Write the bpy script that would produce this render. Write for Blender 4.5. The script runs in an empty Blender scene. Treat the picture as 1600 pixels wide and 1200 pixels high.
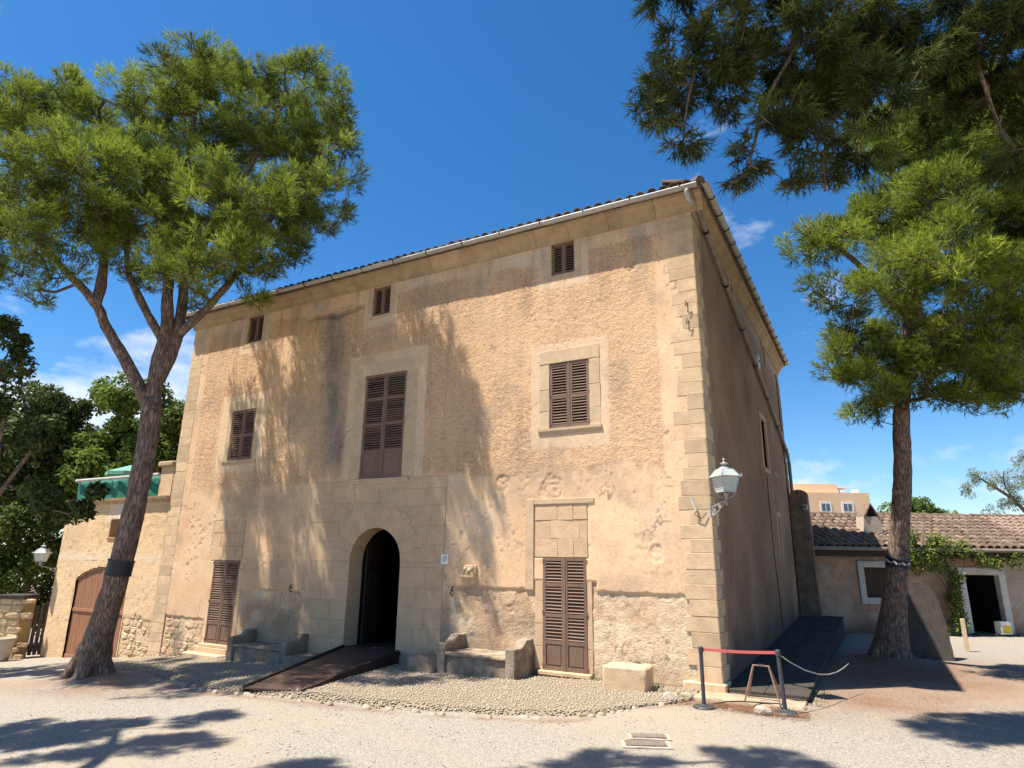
import bpy, bmesh, math, random
import numpy as np
from mathutils import Vector, Matrix

scene = bpy.context.scene
COL = scene.collection

# ------------------------------------------------------------------ camera
CAM = Vector((2.3456, -11.178, 2.04))
cam_d = bpy.data.cameras.new('camera'); cam = bpy.data.objects.new('camera', cam_d); COL.objects.link(cam)
cam_d.sensor_width = 36.0; cam_d.lens = 36.0 * 996.76 / 1600.0
cam_d.clip_start = 0.05; cam_d.clip_end = 3000
YAW, PITCH, ROLL = -0.507513, 0.265208, 0.0132323
fwd = Vector((math.sin(YAW)*math.cos(PITCH), math.cos(YAW)*math.cos(PITCH), math.sin(PITCH)))
r0 = Vector((math.cos(YAW), -math.sin(YAW), 0)); u0 = r0.cross(fwd)
rr = r0*math.cos(ROLL) + u0*math.sin(ROLL); uu = -r0*math.sin(ROLL) + u0*math.cos(ROLL)
cam.matrix_world = Matrix(((rr.x, uu.x, -fwd.x, CAM.x), (rr.y, uu.y, -fwd.y, CAM.y), (rr.z, uu.z, -fwd.z, CAM.z), (0, 0, 0, 1)))
scene.camera = cam

# ------------------------------------------------------------------ sky, sun, exposure
SUN_TRAVEL = Vector((1.0, 0.95, -3.0)).normalized()
SUN_EL = math.asin(-SUN_TRAVEL.z)
to_sun = -SUN_TRAVEL
w = bpy.data.worlds.new('World'); scene.world = w; w.use_nodes = True
nt = w.node_tree; N = nt.nodes; L = nt.links; N.clear()
sky = N.new('ShaderNodeTexSky'); sky.sky_type = 'NISHITA'; sky.sun_disc = False
sky.sun_elevation = SUN_EL; sky.sun_rotation = math.atan2(to_sun.x, to_sun.y)
sky.altitude = 0; sky.air_density = 1.0; sky.dust_density = 0.3; sky.ozone_density = 5.0
hsv = N.new('ShaderNodeHueSaturation'); hsv.inputs['Saturation'].default_value = 1.28; hsv.inputs['Value'].default_value = 1.22
L.new(sky.outputs[0], hsv.inputs['Color'])
tc = N.new('ShaderNodeTexCoord'); mp = N.new('ShaderNodeMapping'); L.new(tc.outputs['Generated'], mp.inputs[0])
mp.inputs['Scale'].default_value = (1, 1, 2.2); mp.inputs['Location'].default_value = (3.4, 0.1, 0.4)
nz = N.new('ShaderNodeTexNoise'); nz.inputs['Scale'].default_value = 2.6; nz.inputs['Detail'].default_value = 9; nz.inputs['Roughness'].default_value = 0.58
L.new(mp.outputs[0], nz.inputs['Vector'])
sep = N.new('ShaderNodeSeparateXYZ'); L.new(tc.outputs['Generated'], sep.inputs[0])
el = N.new('ShaderNodeMapRange'); el.inputs['From Min'].default_value = 0.05; el.inputs['From Max'].default_value = 0.5
el.inputs['To Min'].default_value = 0.10; el.inputs['To Max'].default_value = -0.06; L.new(sep.outputs['Z'], el.inputs['Value'])
ad = N.new('ShaderNodeMath'); ad.operation = 'ADD'; L.new(nz.outputs['Fac'], ad.inputs[0]); L.new(el.outputs[0], ad.inputs[1])
cr = N.new('ShaderNodeValToRGB'); cr.color_ramp.elements[0].position = 0.60; cr.color_ramp.elements[1].position = 0.74
L.new(ad.outputs[0], cr.inputs[0])
mx = N.new('ShaderNodeMix'); mx.data_type = 'RGBA'; L.new(cr.outputs[0], mx.inputs['Factor']); L.new(hsv.outputs[0], mx.inputs['A'])
mx.inputs['B'].default_value = (7.6, 7.9, 8.4, 1)
bg = N.new('ShaderNodeBackground'); bg.inputs['Strength'].default_value = 0.072; L.new(mx.outputs['Result'], bg.inputs['Color'])
wo = N.new('ShaderNodeOutputWorld'); L.new(bg.outputs[0], wo.inputs[0])

sun_d = bpy.data.lights.new('sun', 'SUN'); sun_d.energy = 5.0; sun_d.angle = math.radians(0.53); sun_d.color = (1.0, 0.93, 0.82)
sun = bpy.data.objects.new('sun', sun_d); COL.objects.link(sun); sun.location = (-10, -12, 30)
sun.rotation_euler = SUN_TRAVEL.to_track_quat('-Z', 'Y').to_euler()
scene.view_settings.view_transform = 'Standard'; scene.view_settings.look = 'None'
scene.view_settings.gamma = 1.0; scene.view_settings.exposure = 1.0; scene.view_settings.use_curve_mapping = False
scene.render.engine = 'CYCLES'
scene.cycles.max_bounces = 6; scene.cycles.diffuse_bounces = 3; scene.cycles.glossy_bounces = 2; scene.cycles.transmission_bounces = 3; scene.cycles.transparent_max_bounces = 4

rng = random.Random(17); nrng = np.random.default_rng(17)

# ------------------------------------------------------------------ helpers
def link(name, me, mat=None, parent=None, label=None, cat=None, group=None, kind=None, smooth=False):
    o = bpy.data.objects.new(name, me); COL.objects.link(o)
    if mat is not None and me is not None and len(me.materials) == 0: me.materials.append(mat)
    if parent is not None: o.parent = parent
    if label: o['label'] = label
    if cat: o['category'] = cat
    if group: o['group'] = group
    if kind: o['kind'] = kind
    if smooth and me is not None:
        me.polygons.foreach_set('use_smooth', [True]*len(me.polygons))
    return o

def thing(name, label, cat, loc=(0, 0, 0), rz=0, group=None):
    o = bpy.data.objects.new(name, None); COL.objects.link(o); o.location = loc; o.rotation_euler = (0, 0, rz)
    o.empty_display_size = 0.2
    o['label'] = label; o['category'] = cat
    if group: o['group'] = group
    return o

class MB:
    def __init__(s): s.v = []; s.f = []
    def add(s, vs, fs):
        b = len(s.v); s.v += [tuple(p) for p in vs]; s.f += [tuple(i+b for i in q) for q in fs]; return s
    def box(s, x0, x1, y0, y1, z0, z1):
        return s.add([(x0,y0,z0),(x1,y0,z0),(x1,y1,z0),(x0,y1,z0),(x0,y0,z1),(x1,y0,z1),(x1,y1,z1),(x0,y1,z1)],
                     [(0,3,2,1),(4,5,6,7),(0,1,5,4),(1,2,6,5),(2,3,7,6),(3,0,4,7)])
    def prism(s, poly, axis, a, b):
        # poly: list of 2D points; axis 'y': (x,z) extruded along y from a to b ; 'x': (y,z) ; 'z': (x,y)
        def P(p, t): return {'y': (p[0], t, p[1]), 'x': (t, p[0], p[1]), 'z': (p[0], p[1], t)}[axis]
        n = len(poly); vs = [P(p, a) for p in poly] + [P(p, b) for p in poly]
        fs = [tuple(range(n)), tuple(range(2*n-1, n-1, -1))] + [(i, i+n, (i+1) % n+n, (i+1) % n) for i in range(n)]
        return s.add(vs, fs)
    def tube(s, pts, rad, n=8, cap=True):
        pts = [Vector(p) for p in pts]; k = len(pts)
        rads = rad if isinstance(rad, (list, tuple)) else [rad]*k
        ref = None; rings = []
        for i in range(k):
            t = (pts[min(i+1, k-1)] - pts[max(i-1, 0)]).normalized()
            if ref is None: ref = t.orthogonal().normalized()
            ref = (ref - t*ref.dot(t)).normalized(); b = t.cross(ref)
            rings.append([pts[i] + (ref*math.cos(2*math.pi*j/n) + b*math.sin(2*math.pi*j/n))*rads[i] for j in range(n)])
        vs = [p for r in rings for p in r]
        fs = [(i*n+j, i*n+(j+1) % n, (i+1)*n+(j+1) % n, (i+1)*n+j) for i in range(k-1) for j in range(n)]
        if cap: fs += [tuple(range(n-1, -1, -1)), tuple((k-1)*n+j for j in range(n))]
        return s.add(vs, fs)
    def lathe(s, prof, c, n=16):
        cx, cy, cz = c; vs = []
        for r, z in prof: vs += [(cx+r*math.cos(2*math.pi*j/n), cy+r*math.sin(2*math.pi*j/n), cz+z) for j in range(n)]
        k = len(prof)
        fs = [(i*n+j, i*n+(j+1) % n, (i+1)*n+(j+1) % n, (i+1)*n+j) for i in range(k-1) for j in range(n)]
        fs += [tuple(range(n-1, -1, -1)), tuple((k-1)*n+j for j in range(n))]
        return s.add(vs, fs)
    def mesh(s, name='m'):
        me = bpy.data.meshes.new(name); me.from_pydata(s.v, [], s.f); me.update(); return me
    def build(s, name, mat, parent=None, bevel=0.0, smooth=False, **kw):
        me = s.mesh(name)
        if bevel:
            bm = bmesh.new(); bm.from_mesh(me); bmesh.ops.bevel(bm, geom=list(bm.edges), offset=bevel, segments=1, affect='EDGES', clamp_overlap=True)
            bm.normal_update(); bm.to_mesh(me); bm.free()
        else:
            bm = bmesh.new(); bm.from_mesh(me); bmesh.ops.recalc_face_normals(bm, faces=bm.faces); bm.to_mesh(me); bm.free()
        return link(name, me, mat, parent, smooth=smooth, **kw)

def vnoise(x, z, scale, seed):
    # smooth value noise on a random lattice
    r = np.random.default_rng(seed); T = r.random((256, 256))
    u = x/scale + 1000.0; v = z/scale + 1000.0
    i = np.floor(u).astype(int); j = np.floor(v).astype(int); fu = u-i; fv = v-j
    fu = fu*fu*(3-2*fu); fv = fv*fv*(3-2*fv)
    a = T[i % 256, j % 256]; b = T[(i+1) % 256, j % 256]; c = T[i % 256, (j+1) % 256]; d = T[(i+1) % 256, (j+1) % 256]
    return (a*(1-fu)+b*fu)*(1-fv) + (c*(1-fu)+d*fu)*fv
def fbm(x, z, scale, seed, oct=4, g=0.5):
    s = 0; amp = 1; tot = 0
    for k in range(oct):
        s = s + amp*vnoise(x, z, scale/2**k, seed+k); tot += amp; amp *= g
    return s/tot
def sstep(a, b, x):
    t = np.clip((x-a)/(b-a), 0, 1); return t*t*(3-2*t)

# ------------------------------------------------------------------ materials
def nodes(name):
    m = bpy.data.materials.new(name); m.use_nodes = True; n = m.node_tree
    return m, n, n.nodes, n.links, n.nodes['Principled BSDF']
def ramp(nn, stops):
    r = nn.new('ShaderNodeValToRGB'); e = r.color_ramp.elements
    while len(e) < len(stops): e.new(0.5)
    for k, (p, c) in enumerate(stops): e[k].position = p; e[k].color = (*c, 1)
    return r
def simple(name, c1, c2=None, scale=6.0, rough=0.8, bump=0.2, bscale=40.0, metal=0.0, stretch=(1, 1, 1), spec=0.3, dist=0.01, per_object=0.12):
    m, n, nn, ll, b = nodes(name); b.inputs['Roughness'].default_value = rough; b.inputs['Metallic'].default_value = metal
    b.inputs['Specular IOR Level'].default_value = spec
    c2 = c2 or tuple(v*0.7 for v in c1)
    t = nn.new('ShaderNodeTexCoord'); mp = nn.new('ShaderNodeMapping'); mp.inputs['Scale'].default_value = stretch; ll.new(t.outputs['Object'], mp.inputs[0])
    oi = nn.new('ShaderNodeObjectInfo'); av = nn.new('ShaderNodeVectorMath'); av.operation = 'ADD'
    sc = nn.new('ShaderNodeVectorMath'); sc.operation = 'SCALE'; sc.inputs['Scale'].default_value = 37.0
    cb = nn.new('ShaderNodeCombineXYZ'); ll.new(oi.outputs['Random'], cb.inputs[0]); ll.new(oi.outputs['Random'], cb.inputs[1]); ll.new(cb.outputs[0], sc.inputs[0])
    ll.new(mp.outputs[0], av.inputs[0]); ll.new(sc.outputs[0], av.inputs[1])
    z = nn.new('ShaderNodeTexNoise'); z.inputs['Scale'].default_value = scale; z.inputs['Detail'].default_value = 6; z.inputs['Roughness'].default_value = 0.65; ll.new(av.outputs[0], z.inputs['Vector'])
    r = ramp(nn, [(0.3, c2), (0.7, c1)]); ll.new(z.outputs['Fac'], r.inputs[0])
    hs = nn.new('ShaderNodeHueSaturation'); ll.new(r.outputs[0], hs.inputs['Color'])
    mr = nn.new('ShaderNodeMapRange'); mr.inputs['To Min'].default_value = 1-per_object; mr.inputs['To Max'].default_value = 1+per_object; ll.new(oi.outputs['Random'], mr.inputs['Value']); ll.new(mr.outputs[0], hs.inputs['Value'])
    ll.new(hs.outputs[0], b.inputs['Base Color'])
    if bump:
        z2 = nn.new('ShaderNodeTexNoise'); z2.inputs['Scale'].default_value = bscale; z2.inputs['Detail'].default_value = 5; ll.new(av.outputs[0], z2.inputs['Vector'])
        bp = nn.new('ShaderNodeBump'); bp.inputs['Strength'].default_value = bump; bp.inputs['Distance'].default_value = dist; ll.new(z2.outputs['Fac'], bp.inputs['Height']); ll.new(bp.outputs[0], b.inputs['Normal'])
    return m

def wall_material(name, bump=0.5):
    # albedo comes from a per-vertex wear map, fine grain from noise
    m, n, nn, ll, b = nodes(name); b.inputs['Roughness'].default_value = 0.95; b.inputs['Specular IOR Level'].default_value = 0.1
    at = nn.new('ShaderNodeAttribute'); at.attribute_name = 'albedo'
    ro = nn.new('ShaderNodeAttribute'); ro.attribute_name = 'roughcast'
    t = nn.new('ShaderNodeTexCoord')
    z = nn.new('ShaderNodeTexNoise'); z.inputs['Scale'].default_value = 22; z.inputs['Detail'].default_value = 7; z.inputs['Roughness'].default_value = 0.7; ll.new(t.outputs['Object'], z.inputs['Vector'])
    r = ramp(nn, [(0.25, (0.66, 0.62, 0.58)), (0.5, (1, 1, 1)), (0.75, (1.12, 1.12, 1.12))]); ll.new(z.outputs['Fac'], r.inputs[0])
    mu = nn.new('ShaderNodeMix'); mu.data_type = 'RGBA'; mu.blend_type = 'MULTIPLY'; mu.inputs['Factor'].default_value = 0.85; ll.new(at.outputs['Color'], mu.inputs['A']); ll.new(r.outputs[0], mu.inputs['B'])
    ll.new(mu.outputs['Result'], b.inputs['Base Color'])
    mp = nn.new('ShaderNodeMapping'); mp.inputs['Rotation'].default_value = (0, 0.5, 0.4); mp.inputs['Scale'].default_value = (1.0, 1.0, 1.7); ll.new(t.outputs['Object'], mp.inputs[0])
    z2 = nn.new('ShaderNodeTexNoise'); z2.inputs['Scale'].default_value = 18; z2.inputs['Detail'].default_value = 7; z2.inputs['Roughness'].default_value = 0.62; z2.inputs['Distortion'].default_value = 0.6; ll.new(mp.outputs[0], z2.inputs['Vector'])
    rz2 = ramp(nn, [(0.36, (0, 0, 0)), (0.50, (0.75, 0.75, 0.75)), (0.75, (1, 1, 1))]); ll.new(z2.outputs['Fac'], rz2.inputs[0])
    z3 = nn.new('ShaderNodeTexNoise'); z3.inputs['Scale'].default_value = 60; z3.inputs['Detail'].default_value = 4; ll.new(t.outputs['Object'], z3.inputs['Vector'])
    b3 = nn.new('ShaderNodeBump'); b3.inputs['Distance'].default_value = 0.008; b3.inputs['Strength'].default_value = 0.5*bump; ll.new(z3.outputs['Fac'], b3.inputs['Height'])
    ms = nn.new('ShaderNodeMapRange'); ms.inputs['To Min'].default_value = 0.10*bump; ms.inputs['To Max'].default_value = 1.0*bump; ll.new(ro.outputs['Fac'], ms.inputs['Value'])
    bp = nn.new('ShaderNodeBump'); bp.inputs['Distance'].default_value = 0.021; ll.new(ms.outputs[0], bp.inputs['Strength']); ll.new(rz2.outputs[0], bp.inputs['Height']); ll.new(b3.outputs[0], bp.inputs['Normal']); ll.new(bp.outputs[0], b.inputs['Normal'])
    return m

def wood_material(name, c1, c2, along='z', rough=0.65, spec=0.25):
    s = {'z': (14, 14, 1.2), 'x': (1.2, 14, 14), 'y': (14, 1.2, 14)}[along]
    return simple(name, c1, c2, scale=3.0, rough=rough, bump=0.25, bscale=9, stretch=s, spec=spec, dist=0.006)

def leaf_material(name, lit, dark, trans=0.35):
    m, n, nn, ll, b = nodes(name); nn.remove(b)
    at = nn.new('ShaderNodeAttribute'); at.attribute_name = 'tint'
    r = ramp(nn, [(0.0, dark), (1.0, lit)]); ll.new(at.outputs['Fac'], r.inputs[0])
    d = nn.new('ShaderNodeBsdfDiffuse'); tr = nn.new('ShaderNodeBsdfTranslucent'); g = nn.new('ShaderNodeBsdfGlossy'); g.inputs['Roughness'].default_value = 0.45; g.inputs['Color'].default_value = (0.5, 0.5, 0.45, 1)
    ll.new(r.outputs[0], d.inputs['Color']); ll.new(r.outputs[0], tr.inputs['Color'])
    m1 = nn.new('ShaderNodeMixShader'); m1.inputs[0].default_value = trans; ll.new(d.outputs[0], m1.inputs[1]); ll.new(tr.outputs[0], m1.inputs[2])
    m2 = nn.new('ShaderNodeMixShader'); m2.inputs[0].default_value = 0.012; ll.new(m1.outputs[0], m2.inputs[1]); ll.new(g.outputs[0], m2.inputs[2])
    ll.new(m2.outputs[0], nn['Material Output'].inputs[0])
    return m

def bark_material(name, c1, c2, c3):
    m, n, nn, ll, b = nodes(name); b.inputs['Roughness'].default_value = 0.95; b.inputs['Specular IOR Level'].default_value = 0.1
    t = nn.new('ShaderNodeTexCoord'); mp = nn.new('ShaderNodeMapping'); mp.inputs['Scale'].default_value = (1, 1, 0.13); ll.new(t.outputs['Object'], mp.inputs[0])
    nz_ = nn.new('ShaderNodeTexNoise'); nz_.inputs['Scale'].default_value = 9; nz_.inputs['Detail'].default_value = 4; ll.new(mp.outputs[0], nz_.inputs['Vector'])
    dm = nn.new('ShaderNodeMix'); dm.data_type = 'RGBA'; dm.inputs['Factor'].default_value = 0.12; ll.new(mp.outputs[0], dm.inputs['A']); ll.new(nz_.outputs['Color'], dm.inputs['B'])
    vo = nn.new('ShaderNodeTexVoronoi'); vo.feature = 'DISTANCE_TO_EDGE'; vo.inputs['Scale'].default_value = 24; ll.new(dm.outputs['Result'], vo.inputs['Vector'])
    r = ramp(nn, [(0.0, c3), (0.12, c2), (0.45, c1)]); ll.new(vo.outputs['Distance'], r.inputs[0])
    z = nn.new('ShaderNodeTexNoise'); z.inputs['Scale'].default_value = 5; z.inputs['Detail'].default_value = 6; ll.new(t.outputs['Object'], z.inputs['Vector'])
    r2 = ramp(nn, [(0.3, (0.6, 0.6, 0.62)), (0.7, (1.2, 1.12, 1.05))]); ll.new(z.outputs['Fac'], r2.inputs[0])
    mu = nn.new('ShaderNodeMix'); mu.data_type = 'RGBA'; mu.blend_type = 'MULTIPLY'; mu.inputs['Factor'].default_value = 1; ll.new(r.outputs[0], mu.inputs['A']); ll.new(r2.outputs[0], mu.inputs['B'])
    ll.new(mu.outputs['Result'], b.inputs['Base Color'])
    bp = nn.new('ShaderNodeBump'); bp.inputs['Strength'].default_value = 0.8; bp.inputs['Distance'].default_value = 0.025; ll.new(vo.outputs['Distance'], bp.inputs['Height']); ll.new(bp.outputs[0], b.inputs['Normal'])
    return m

M = dict(
    wall=wall_material('ochre_plaster', 0.8),
    stone=simple('sandstone', (0.64, 0.47, 0.295), (0.47, 0.335, 0.208), scale=5, rough=0.95, bump=0.5, bscale=45, spec=0.1, dist=0.012, per_object=0.14),
    ashlar=simple('ashlar_sandstone', (0.63, 0.44, 0.272), (0.50, 0.345, 0.212), scale=4, rough=0.95, bump=0.4, bscale=40, spec=0.1, dist=0.008, per_object=0.04),
    tympanum=simple('worn_panel_stone', (0.65, 0.455, 0.28), (0.51, 0.35, 0.215), scale=6, rough=0.95, bump=0.6, bscale=30, spec=0.1, dist=0.012, per_object=0.03),
    lime=simple('grey_limestone', (0.60, 0.445, 0.285), (0.47, 0.345, 0.22), scale=7, rough=0.95, bump=0.4, bscale=50, spec=0.1, dist=0.008, per_object=0.05),
    bench=simple('weathered_bench_stone', (0.44, 0.345, 0.245), (0.15, 0.12, 0.095), scale=3.2, rough=0.95, bump=0.7, bscale=22, spec=0.1, dist=0.02),
    rubble=simple('rubble_stone', (0.66, 0.475, 0.295), (0.52, 0.365, 0.22), scale=8, rough=0.95, bump=0.7, bscale=25, spec=0.1, dist=0.015, per_object=0.18),
    cornice=simple('cornice_stone', (0.52, 0.38, 0.23), (0.34, 0.23, 0.14), scale=3, rough=0.95, bump=0.5, bscale=30, spec=0.1, per_object=0.08),
    shutter=wood_material('brown_painted_wood', (0.245, 0.152, 0.106), (0.145, 0.09, 0.063), 'z'),
    slat=wood_material('brown_painted_slat', (0.27, 0.162, 0.11), (0.175, 0.105, 0.072), 'x'),
    bigdoor=wood_material('warm_plank_wood', (0.36, 0.17, 0.09), (0.23, 0.105, 0.055), 'z', 0.6),
    darkwood=wood_material('dark_door_wood', (0.055, 0.03, 0.022), (0.03, 0.018, 0.013), 'z'),
    oldwood=wood_material('grey_old_wood', (0.17, 0.13, 0.10), (0.075, 0.055, 0.045), 'z', 0.9),
    boardwood=wood_material('dark_board_wood', (0.10, 0.08, 0.066), (0.045, 0.037, 0.032), 'z', 0.9),
    black=simple('opening_shade', (0.012, 0.011, 0.011), (0.008, 0.007, 0.007), rough=0.95, bump=0),  # near-black: the shade inside the openings put into the colour
    interior=simple('hallway_shade', (0.035, 0.03, 0.028), (0.02, 0.018, 0.016), rough=0.95, bump=0),  # hall surfaces coloured almost black, the indoor shade painted in
    pvc=simple('grey_white_gutter', (0.50, 0.49, 0.46), (0.36, 0.34, 0.30), scale=4, rough=0.55, bump=0.05, spec=0.4),
    pipe=simple('grey_brown_pipe', (0.30, 0.26, 0.21), (0.2, 0.16, 0.12), scale=4, rough=0.6, bump=0.05, spec=0.3),
    iron=simple('dark_iron', (0.05, 0.045, 0.042), (0.025, 0.022, 0.02), rough=0.6, bump=0.1, metal=0.3),
    tile=simple('clay_roof_tile', (0.25, 0.175, 0.13), (0.13, 0.097, 0.078), scale=7, rough=0.95, bump=0.4, bscale=30, spec=0.1, per_object=0.28),
    tile_dark=simple('weathered_roof_tile', (0.20, 0.14, 0.10), (0.07, 0.055, 0.045), scale=5, rough=0.95, bump=0.4, bscale=30, spec=0.1, per_object=0.25),
    rust=simple('rusty_steel_plate', (0.10, 0.058, 0.043), (0.045, 0.028, 0.023), scale=2.2, rough=0.55, bump=0.15, bscale=30, spec=0.4),
    rust_edge=simple('dark_steel_edge', (0.03, 0.02, 0.018), (0.018, 0.013, 0.012), rough=0.6, bump=0.1),
    postplastic=simple('charcoal_plastic', (0.055, 0.06, 0.07), (0.04, 0.043, 0.05), rough=0.5, bump=0.03, spec=0.4),
    belt=simple('pink_red_belt', (0.72, 0.16, 0.15), (0.62, 0.12, 0.12), rough=0.7, bump=0.1, bscale=90),
    copper=simple('copper_brown_tube', (0.30, 0.17, 0.115), (0.2, 0.11, 0.08), rough=0.45, bump=0.05, spec=0.5),
    cable=simple('grey_cable', (0.42, 0.41, 0.38), rough=0.6, bump=0),
    whitemetal=simple('white_painted_metal', (0.46, 0.455, 0.44), (0.3, 0.295, 0.28), rough=0.5, bump=0.05, spec=0.4),
    glass_white=simple('milky_lamp_glass', (0.52, 0.57, 0.54), (0.42, 0.47, 0.44), rough=0.25, bump=0, spec=0.5),
    white=simple('white_paint', (0.78, 0.77, 0.74), (0.62, 0.60, 0.56), rough=0.8, bump=0.15),
    limewash=simple('dull_limewash', (0.56, 0.545, 0.52), (0.42, 0.40, 0.37), rough=0.9, bump=0.3),
    ink=simple('dark_ink', (0.03, 0.03, 0.05), rough=0.8, bump=0),
    yellow=simple('yellow_print', (0.75, 0.5, 0.05), rough=0.7, bump=0),
    apricot=simple('apricot_render', (0.85, 0.56, 0.34), (0.80, 0.53, 0.32), scale=0.5, rough=0.9, bump=0),
    glass=simple('window_glass', (0.09, 0.12, 0.16), (0.06, 0.08, 0.11), rough=0.15, bump=0, spec=0.6),
    net=simple('green_netting', (0.03, 0.21, 0.15), (0.015, 0.12, 0.085), scale=10, rough=0.8, bump=0.3),
    band=simple('dark_blue_band', (0.022, 0.028, 0.04), (0.012, 0.014, 0.02), rough=0.5, bump=0.2, spec=0.4),
    concrete=simple('grey_concrete', (0.075, 0.062, 0.05), (0.04, 0.034, 0.028), scale=2.5, rough=0.95, bump=0.3),
    drain=simple('brown_cast_cover', (0.24, 0.19, 0.16), (0.15, 0.12, 0.1), scale=20, rough=0.8, bump=0.3),
    rock=simple('pale_rock', (0.44, 0.37, 0.29), (0.3, 0.25, 0.19), scale=8, rough=0.95, bump=0.4),
    sack=simple('pale_clay_pot', (0.52, 0.44, 0.35), (0.4, 0.33, 0.26), rough=0.9, bump=0.2),
    pebble=simple('pale_pebbles', (0.46, 0.385, 0.285), (0.30, 0.245, 0.178), scale=26, rough=0.9, bump=0.1, spec=0.2),
    gravel=simple('gravel_stones', (0.42, 0.38, 0.33), (0.30, 0.27, 0.23), scale=30, rough=0.9, bump=0.1, spec=0.2),
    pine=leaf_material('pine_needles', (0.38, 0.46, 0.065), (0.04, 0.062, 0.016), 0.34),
    pine_over=leaf_material('pine_needles_shaded', (0.19, 0.225, 0.05), (0.028, 0.04, 0.015), 0.28),  # darker copy of pine, the shade under the boughs put into its colour
    cypress=leaf_material('cypress_leaves', (0.20, 0.26, 0.055), (0.04, 0.062, 0.02), 0.25),
    carob=leaf_material('glossy_broad_leaves', (0.15, 0.19, 0.06), (0.035, 0.05, 0.022), 0.25),
    ivy=leaf_material('climber_leaves', (0.26, 0.33, 0.06), (0.06, 0.09, 0.025), 0.4),
    olive=leaf_material('olive_grey_leaves', (0.30, 0.31, 0.15), (0.13, 0.14, 0.07), 0.35),
    fartree=leaf_material('far_bright_leaves', (0.24, 0.32, 0.06), (0.07, 0.11, 0.03), 0.3),
    bark=bark_material('grey_brown_bark', (0.36, 0.28, 0.225), (0.22, 0.165, 0.13), (0.085, 0.062, 0.05)),
    twig=simple('brown_twig', (0.17, 0.115, 0.085), (0.09, 0.065, 0.05), rough=0.95, bump=0.2),
)

# ------------------------------------------------------------------ ground
def ground_z(x, y):
    gx = np.interp(x, [-60, -30, -19.5, -12.5, -6, 0, 100], [-2.4, -1.7, -1.0, -0.46, -0.10, 0.0, 0.0])
    return gx - 0.18*sstep(2, 12, np.asarray(y, float))
def gz(x, y): return float(ground_z(np.array([x], float), np.array([y], float))[0])

def apron_edge(x):  # y of the outer edge of the cobbled strip
    return np.interp(x, [-14.5, -9.5, -7.5, -6.1, -4.8, -3.6, -2.4, -1.35, -0.75, -0.3], [-1.9, -2.9, -3.5, -3.45, -3.4, -3.3, -3.05, -2.6, -1.5, -0.75])

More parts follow.
